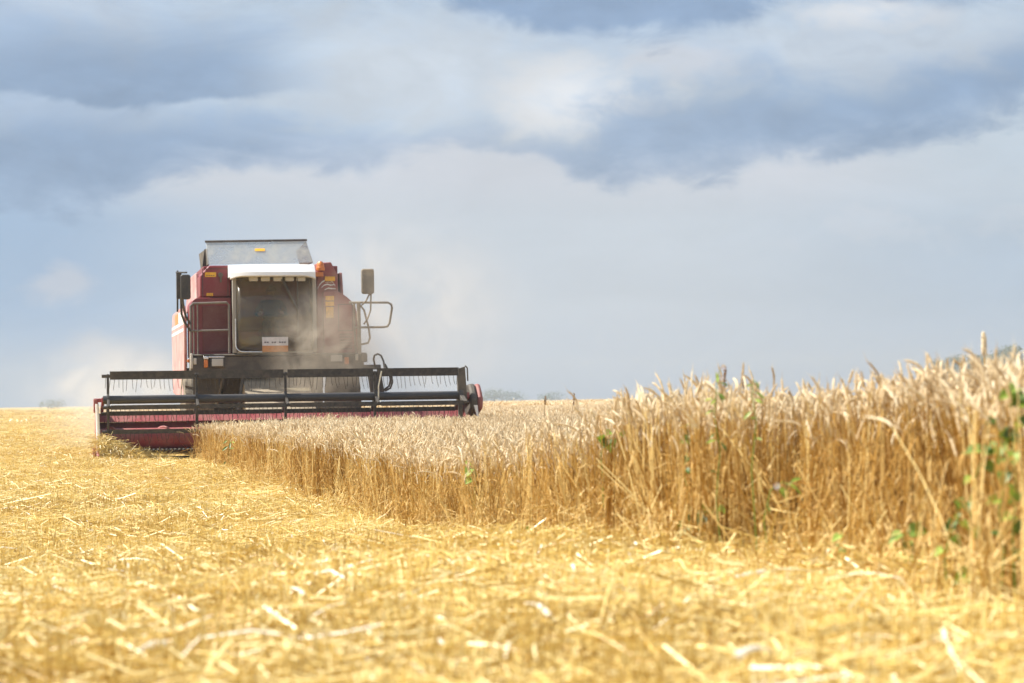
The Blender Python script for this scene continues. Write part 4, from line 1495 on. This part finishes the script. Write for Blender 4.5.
# ------------------------------------------------------------------ weeds in the crop
def leaf(b, p, d, size, u, heart=True):
    d = Vector(d).normalized()
    s = d.cross(Vector((u.uniform(-.4, .4), u.uniform(-1, -.3), u.uniform(.2, 1)))).normalized()
    nrm = s.cross(d)
    out = [(0, 0), (-.12, .32), (.1, .46), (.38, .42), (.72, .22), (1, 0), (.72, -.22), (.38, -.42), (.1, -.46), (-.12, -.32)] if heart else [(0, 0), (.2, .12), (.5, .16), (.8, .1), (1, 0), (.8, -.1), (.5, -.16), (.2, -.12)]
    vs = [Vector(p) + d * size * a + s * size * c_ + nrm * size * (abs(c_) * 0.35 - a * a * 0.2) for a, c_ in out]
    mid = Vector(p) + d * size * 0.45 - nrm * size * 0.04
    n = len(vs)
    b.add(vs + [mid], [(i, (i + 1) % n, n) for i in range(n)])


def weed(name, base, path, leaves, size, label, cat, group=None, seed=0, heart=True, flower=None, stem_r=0.003):
    """a climbing or upright green weed: stem along path, leaves at given fractions"""
    u = random.Random(seed)
    b = MB()
    b.ct = 0.4
    P = [Vector(p) for p in path]
    b.tube(P, [stem_r * (1 - 0.5 * i / (len(P) - 1)) for i in range(len(P))], 5)
    root = b.build('stem', M['green'], None, 0, 0)
    e = empty(name, base)
    tag(e, label, cat, group)
    root.parent = e
    lb = MB()
    for t in leaves:
        f = t * (len(P) - 1)
        i = min(int(f), len(P) - 2)
        p = P[i].lerp(P[i + 1], f - i)
        for k in range(u.choice((1, 1, 2))):
            d = Vector((u.uniform(-1, 1), u.uniform(-1, .1), u.uniform(-.5, .6)))
            d.normalize()
            lb.ct = min(1, max(0, u.gauss(0.5, 0.3)))
            q = p + d * size * 0.5
            lb.tube([p, q], 0.0012, 3, False)
            leaf(lb, q, d + Vector((0, 0, -.5)), size * u.uniform(.95, 1.75), u, heart)
    lb.build('leaves', M['green'], e, 0, 0)
    if flower is not None:
        for t, r in flower:
            fb = MB()
            f = t * (len(P) - 1)
            i = min(int(f), len(P) - 2)
            p = P[i].lerp(P[i + 1], f - i) + Vector((0.01, -0.03, 0.01))
            for k in range(9):
                a = 6.28 * k / 9
                fb.add([p, p + Vector((math.cos(a - .3), -.5, math.sin(a - .3))) * r, p + Vector((math.cos(a), -.6, math.sin(a))) * r * 1.15, p + Vector((math.cos(a + .3), -.5, math.sin(a + .3))) * r], [(0, 1, 2, 3)])
            fb.build('flower', M['petal'], e, 0, 0)
    return e


def on_edge(px, Y, inset=0.0):
    p = at(px, Y)
    return Vector((p.x, Y, float(ground_h(p.x, Y))))


def edge_depth(px, inset=0.0):
    """distance at which the ray column px meets the near border of the crop"""
    lo, hi = 4.0, 44.0
    for _ in range(50):
        m_ = (lo + hi) / 2
        if (px - 512) / F_PX * m_ > edge_x(m_) + inset:
            hi = m_
        else:
            lo = m_
    return hi


def px_path(pts, Y, base):
    out = []
    for px, py in pts:
        p = at(px, Y, py)
        out.append((p.x - base.x, p.y - base.y + random.uniform(-.02, .02), p.z - base.z))
    return out


WEEDS = [
    ('climbing_weed', [(1016, 590), (1013, 540), (1017, 490), (1012, 450), (1019, 410), (1012, 395), (1022, 388)], [.15, .25, .33, .42, .5, .58, .66, .74, .82, .9, .96, 1], .035, 'tall climbing weed with the highest green leaves at the crop edge', 'weed', True, None),
    ('climbing_weed', [(1000, 590), (1004, 550), (999, 510), (1006, 470), (1001, 440), (996, 420)], [.25, .35, .45, .52, .6, .68, .76, .84, .92, 1], .028, 'leafy climbing weed just left of the tallest green climber', 'weed', True, None),
    ('climbing_weed', [(968, 585), (975, 540), (970, 505), (978, 470), (984, 452), (996, 446)], [.1, .3, .42, .55, .66, .8, .85, .92, 1], .033, 'climbing weed with bright green heart leaves halfway up the wheat', 'weed', True, None),
    ('flowering_weed', [(722, 545), (716, 500), (720, 450), (714, 415), (717, 385), (720, 370)], [.3, .45, .5, .62, .7, .75, .82, .9], .026, 'upright green weed with small white flowers above the wheat ears', 'weed', False, [(.86, .008), (1.0, .01)]),
    ('flowering_weed', [(770, 560), (764, 520), (770, 490), (783, 482), (792, 488)], [.4, .6, .7, .8, .9, 1], .03, 'low green weed with one white bud between wheat stems', 'weed', False, [(.55, .012)]),
    ('green_weed', [(700, 560), (694, 535), (690, 520), (702, 512), (714, 508)], [.3, .45, .6, .7, .8, .9, 1], .04, 'bluish green broad-leaved weed at the foot of the wheat', 'weed', True, None),
    ('green_weed', [(604, 520), (603, 480), (601, 455), (606, 442), (616, 432)], [.7, .78, .85, .9, .95, 1], .042, 'weed with a few vivid green leaves against pale ears', 'weed', True, None),
    ('green_weed', [(476, 520), (474, 500), (476, 475), (473, 466)], [.6, .75, .9, 1], .045, 'single pale green weed in the middle of the brown stems', 'weed', True, None),
    ('green_weed', [(538, 548), (536, 538), (533, 534)], [.4, .7, 1], .04, 'tiny green weed where the wheat meets the straw', 'weed', True, None),
    ('green_weed', [(228, 464), (229, 452), (231, 444), (230, 440)], [.2, .4, .6, .8, 1], .07, 'slim green weed by the wheat corner next to the header', 'weed', False, None),
    ('green_weed', [(845, 575), (838, 552), (842, 535)], [.5, .75, 1], .02, 'yellowish small weed under leaning wheat stems', 'weed', True, None),
    ('green_weed', [(896, 588), (905, 560), (903, 540), (912, 525)], [.4, .6, .8, 1], .032, 'small weed with grey green leaves low in the wheat', 'weed', True, None),
    ('climbing_weed', [(948, 588), (944, 560), (950, 535), (958, 520), (955, 500)], [.35, .5, .62, .74, .85, 1], .024, 'climbing weed spreading small leaves low down near the right border', 'weed', True, None),
    ('green_weed', [(688, 540), (690, 505), (684, 470), (690, 440), (686, 425)], [.5, .62, .75, .88, 1], .026, 'thin weed with sparse round leaves beside a dark gap in the stems', 'weed', True, None),
    ('green_weed', [(757, 520), (752, 470), (756, 420), (752, 395), (754, 380)], [.3, .4, .5, .6, .7, .8, .9, 1], .026, 'narrow-leaved green weed reaching the ear tops', 'weed', False, None),
]
for i, (nm, pts, lv, sz, lab, cat, heart, fl) in enumerate(WEEDS):
    Y = edge_depth(pts[0][0], -0.17)
    base = on_edge(pts[0][0], Y)
    pts2 = pts[:]
    pth = px_path(pts2, Y, base)
    pth[0] = (pth[0][0], pth[0][1], 0.0)
    weed(nm, base, pth, lv, sz, lab, cat, 'green weeds at the edge of the wheat', seed=40 + i, heart=heart, flower=fl, stem_r=0.0028)


def dock(px, Y, py_top, label, seed, seedlen=0.10, r=0.012, mat='weed_brown'):
    """dry upright weed with a dense brown seed head"""
    u = random.Random(seed)
    base = on_edge(px, Y)
    top = at(px, Y, py_top)
    h = top.z - base.z
    e = empty('dry_weed', base)
    tag(e, label, 'weed', 'dry weeds standing above the ears')
    b = MB()
    b.ct = 0.4
    lx = u.uniform(.05, .11)
    b.tube([(0, 0, 0), (lx * .4, 0, h * .5), (lx, 0, h)], [.003, .0025, .0018], 5)
    b.build('stem', M[mat], e, 0, 0)
    s = MB()
    for k in range(90):
        t = u.random()
        a = u.uniform(0, 6.28)
        p = Vector((lx * (1 - t * seedlen / h * .6), 0, h - t * seedlen)) + Vector((math.cos(a), math.sin(a), 0)) * r * math.sin(math.pi * min(1, .15 + t * .8)) * u.uniform(.3, 1)
        q = .004
        s.ct = u.random()
        s.lathe([(-q, 0.0), (0, q * .8), (q, 0.0)], tuple(p), 'z', 4)
    s.build('seed_head', M[mat], e, 0, 0)


dock(539.5, 24, 396.5, 'dry weed with a blunt dark brown seed head by the pale far field', 1, .085, .016)
dock(563, 23, 393, 'dry weed with a slanting dark brown seed head against the low sky', 2, .12, .012)
dock(714, 13.2, 366, 'dry weed with a ragged grey brown head beside the white flower', 3, .14, .012)
dock(732, 12.6, 378, 'dry thin weed with a small dark head standing right of the white flower', 4, .06, .01)


# tallest stalk at the right
def tall_spike():
    Y = 9.5
    base = on_edge(985, Y)
    top = at(985, Y, 331.5)
    h = top.z - base.z
    e = empty('tall_weed', base)
    tag(e, 'pale tan spike taller than all wheat ears around it', 'weed')
    b = MB()
    b.tube([(0, 0, 0), (0.01, 0, h * .5), (0.0, 0, h - .08)], .003, 5)
    b.build('stem', M['stem'], e, 0, 0)
    s = MB()
    u = random.Random(9)
    s.tube([(0, 0, h - .10), (0, 0, h - .07), (.001, 0, h - .03), (-.002, 0, h - .004), (-.003, 0, h)], [.004, .0095, .0105, .007, .001], 7, False)
    for k in range(60):
        t = u.random()
        a = u.uniform(0, 6.28)
        s.ct = u.random()
        s.lathe([(-.006, 0.0), (0, .003), (.006, 0.0)], (math.cos(a) * .009, math.sin(a) * .009, h - .015 - t * .075), 'z', 4)
    s.build('seed_head', M['ear'], e, 0, 0)


tall_spike()


# ------------------------------------------------------------------ single large bleached straws lying on top
STRAWS = [
    (515, 603, 566, 632, .0065, 'broad white straw slanting across the bare foreground, largest of the lying pieces'),
    (566, 567, 582, 583, .006, 'short bleached straw lying below the leaning wheat stems'),
    (276, 592, 318, 605, .006, 'bleached straw lying nearly level on the left foreground litter'),
    (130, 663, 178, 655, .012, 'thick pale straw pieces lying at the lower left'),
    (735, 583, 812, 577, .006, 'long pale straw lying level in front of the right-hand wheat'),
    (210, 552, 240, 566, .0055, 'thin white straw on the middle of the stubble'),
    (290, 528, 294, 555, .004, 'upright sliver of pale straw in the stubble before the wheat'),
    (735, 668, 768, 660, .008, 'pale straw piece lying at the bottom right of the litter'),
]


def ground_hit(px, py):
    d = ray(px, py)
    t0 = 4.0
    for i in range(4000):
        p = CAM_P + d * t0
        if p.z <= float(ground_h(p.x, p.y)) + 0.07:
            return p
        t0 += 0.02
    return p


for i, (ax, ay, bx, by, w, lab) in enumerate(STRAWS):
    a, c = ground_hit(ax, ay), ground_hit(bx, by)
    mid = (a + c) / 2
    d = (c - a)
    if d.length > 0.42:
        d = d.normalized() * 0.42
    a, c = -d / 2, d / 2
    sd_ = d.cross(Vector((0, 0, 1))).normalized()
    nb = sd_.cross(d).normalized()
    b = MB()
    b.ct = 0.85
    n = 6
    vs, fs = [], []
    for k in range(n + 1):       # a split half-pipe of straw
        t = k / n
        p = a + d * t + Vector((0, 0, .012 * math.sin(math.pi * t)))
        for q in range(5):
            an = math.pi * q / 4
            vs.append(p + sd_ * math.cos(an) * w * 1.15 + Vector((0, 0, 1)) * math.sin(an) * w * 1.1)
    for k in range(n):
        for q in range(4):
            fs.append((k * 5 + q, k * 5 + q + 1, (k + 1) * 5 + q + 1, (k + 1) * 5 + q))
    b.add(vs, fs)
    o = b.build('straw_stalk', M['pale_straw'], None, 0, 60)
    o.location = mid + Vector((0, 0, 0.015))
    tag(o, lab, 'straw', 'large bleached straws on the stubble')


# ------------------------------------------------------------------ distant trees
def tree(px, Y, h, w, label, seed, group, n=1500, blue=0):
    u = random.Random(seed)
    p = at(px, Y)
    e = empty('tree', (p.x, Y, 0))
    tag(e, label, 'tree', group)
    b = MB()
    b.ct = .5
    b.tube([(0, 0, 0), (.1, 0, h * .3), (.05, .1, h * .62)], [h * .035, h * .025, h * .01], 7)
    for k in range(6):
        a = u.uniform(0, 6.28)
        z = h * u.uniform(.25, .5)
        b.tube([(.08, 0, z), (math.cos(a) * w * .22, math.sin(a) * w * .22, z + h * .15), (math.cos(a) * w * .36, math.sin(a) * w * .36, z + h * .24)], [h * .012, h * .008, h * .003], 5)
    b.build('trunk', M['bark'], e, 0, 50)
    cl = []
    for k in range(15):
        a = u.uniform(0, 6.28)
        zz = u.uniform(.28, .9)
        rr = w * .5 * math.sin(math.pi * min(.98, (zz - .12) / .95)) * u.uniform(.3, .9)
        cl.append((math.cos(a) * rr, math.sin(a) * rr, h * zz, u.uniform(.10, .2) * w))
    cl.append((0, 0, h * .88, .14 * w))
    c = MB()
    for k in range(n):
        x, y, z, r = u.choice(cl)
        v = Vector((u.gauss(0, 1), u.gauss(0, 1), u.gauss(0, .8))).normalized() * r * u.uniform(.5, 1.1)
        q = Vector((x, y, z)) + v
        s = w * u.uniform(.010, .024)
        d1 = Vector((u.gauss(0, 1), u.gauss(0, 1), u.gauss(0, 1))).normalized()
        d2 = d1.orthogonal().normalized()
        c.ct = u.random()
        c.add([q - d1 * s, q + d2 * s * .7, q + d1 * s, q - d2 * s * .7], [(0, 1, 2, 3)])
    c.build('crown', M['tree_leaf'], e, 0, 0)


T1 = 'trees behind the wheat at the right edge'
RT = [(938, 330, 357, 5, 'rounded dim tree barely topping the wheat, left end of the far row'),
      (950, 330, 354, 5, 'low dim tree just left of the tall tan spike'),
      (962, 320, 356, 8, 'broad dim tree directly left of the tall tan spike'),
      (975, 320, 355, 8, 'dim tree rising on both sides of the tall tan spike'),
      (996, 310, 351, 8, 'bushy dim tree right of the tall tan spike'),
      (1009, 310, 343.5, 6, 'highest pointed dark tree of the far row'),
      (1022, 310, 347.5, 8, 'wide dark tree cut by the right border')]
for i, (px, Y, py, w, lab) in enumerate(RT):
    tree(px, Y * 3.2, at(px, Y * 3.2, py + 2.0).z, w * 3.2, lab, 70 + i, T1, 2600)
T2 = 'faint trees on the horizon'
FT = [(484, 1300, 393.5, 16, 'faint grey low tree on the horizon next to the header end'),
      (494, 1300, 390.5, 17, 'faint grey tree on the horizon, left and taller of a touching pair'),
      (502, 1300, 391, 17, 'faint grey tree on the horizon, right of a touching pair'),
      (515, 1320, 394.5, 16, 'small faint grey tree on the horizon standing apart'),
      (550, 1350, 396, 22, 'faint low spread of tree on the horizon between dry weeds')]
for i, (px, Y, py, w, lab) in enumerate(FT):
    tree(px, Y, max(3, at(px, Y, py).z), w, lab, 90 + i, T2, 500)
T3 = 'tiny trees on the left horizon'
for i, (px, py, lab) in enumerate(((48, 402.5, 'tiny tree on the left horizon, lower of two'), (57, 401, 'tiny tree on the left horizon, taller of two'))):
    tree(px, 900, max(3, at(px, 900, py).z), 9, lab, 110 + i, T3, 400)


# ------------------------------------------------------------------ dust thrown up by the machine
def dust(name, c, r, dens, label, seed, col=(0.80, 0.70, 0.56), scale=1.0, yaw=ALPHA):
    b = MB()
    b.lathe([(-1, 0.02)] + [(-math.cos(math.pi * i / 10), math.sin(math.pi * i / 10)) for i in range(1, 10)] + [(1, 0.02)], (0, 0, 0), 'z', 20)
    m, t = new_mat(name)
    tc = t.n('ShaderNodeTexCoord').outputs['Object']
    ln = t.n('ShaderNodeVectorMath', operation='LENGTH')
    t.put(ln.inputs[0], tc)
    sh = t.n('ShaderNodeVectorMath', operation='MULTIPLY_ADD')
    t.put(sh.inputs[0], tc)
    sh.inputs[1].default_value = (r[0], r[1], r[2])
    sh.inputs[2].default_value = (seed * 3.1, seed * 1.7, 0)
    nz = t.noise(sh.outputs[0], scale, 7, 0.66, 0.8)
    fall = t.smooth(t.math('MULTIPLY_ADD', nz, 0.7, t.math('SUBTRACT', ln.outputs['Value'], 0.35)), 0.95, 0.2)
    dn = t.math('MULTIPLY', fall, t.smooth(nz, 0.38, 0.66))
    pv = t.n('ShaderNodeVolumePrincipled')
    pv.inputs['Color'].default_value = (*col, 1)
    pv.inputs['Anisotropy'].default_value = 0.3
    t.put(pv.inputs['Density'], t.math('MULTIPLY', dn, dens))
    o = t.n('ShaderNodeOutputMaterial')
    t.put(o.inputs['Volume'], pv.outputs[0])
    ob = b.build(name, m, None, 0, 0)
    ob.location = G + EX * c[0] + EY * c[1] + Vector((0, 0, c[2]))
    ob.rotation_euler = (0, 0, yaw)
    ob.scale = r
    tag(ob, label, 'dust', kind='stuff')


dust('dust_cloud', (0.8, 1.0, 1.9), (1.4, 0.85, 1.6), 2.1, 'brown dust boiling up in front of the cab', 1, (0.80, 0.71, 0.58), scale=2.2)
dust('dust_cloud', (2.6, 4.6, 2.6), (3.8, 3.2, 3.0), 0.27, 'thin pale dust drifting right of the harvester', 2, (0.88, 0.84, 0.78), 0.8)
dust('dust_cloud', (-2.9, 9.0, 1.2), (2.6, 3.0, 1.8), 0.36, 'pale dust trailing behind the harvester at the left', 3, (0.90, 0.87, 0.82), 0.9)
dust('dust_cloud', (1.7, 0.9, 2.5), (2.0, 0.8, 1.9), 0.38, 'tan haze of dust veiling the right half of the cab and its rail', 5, (0.80, 0.72, 0.60), scale=1.1)
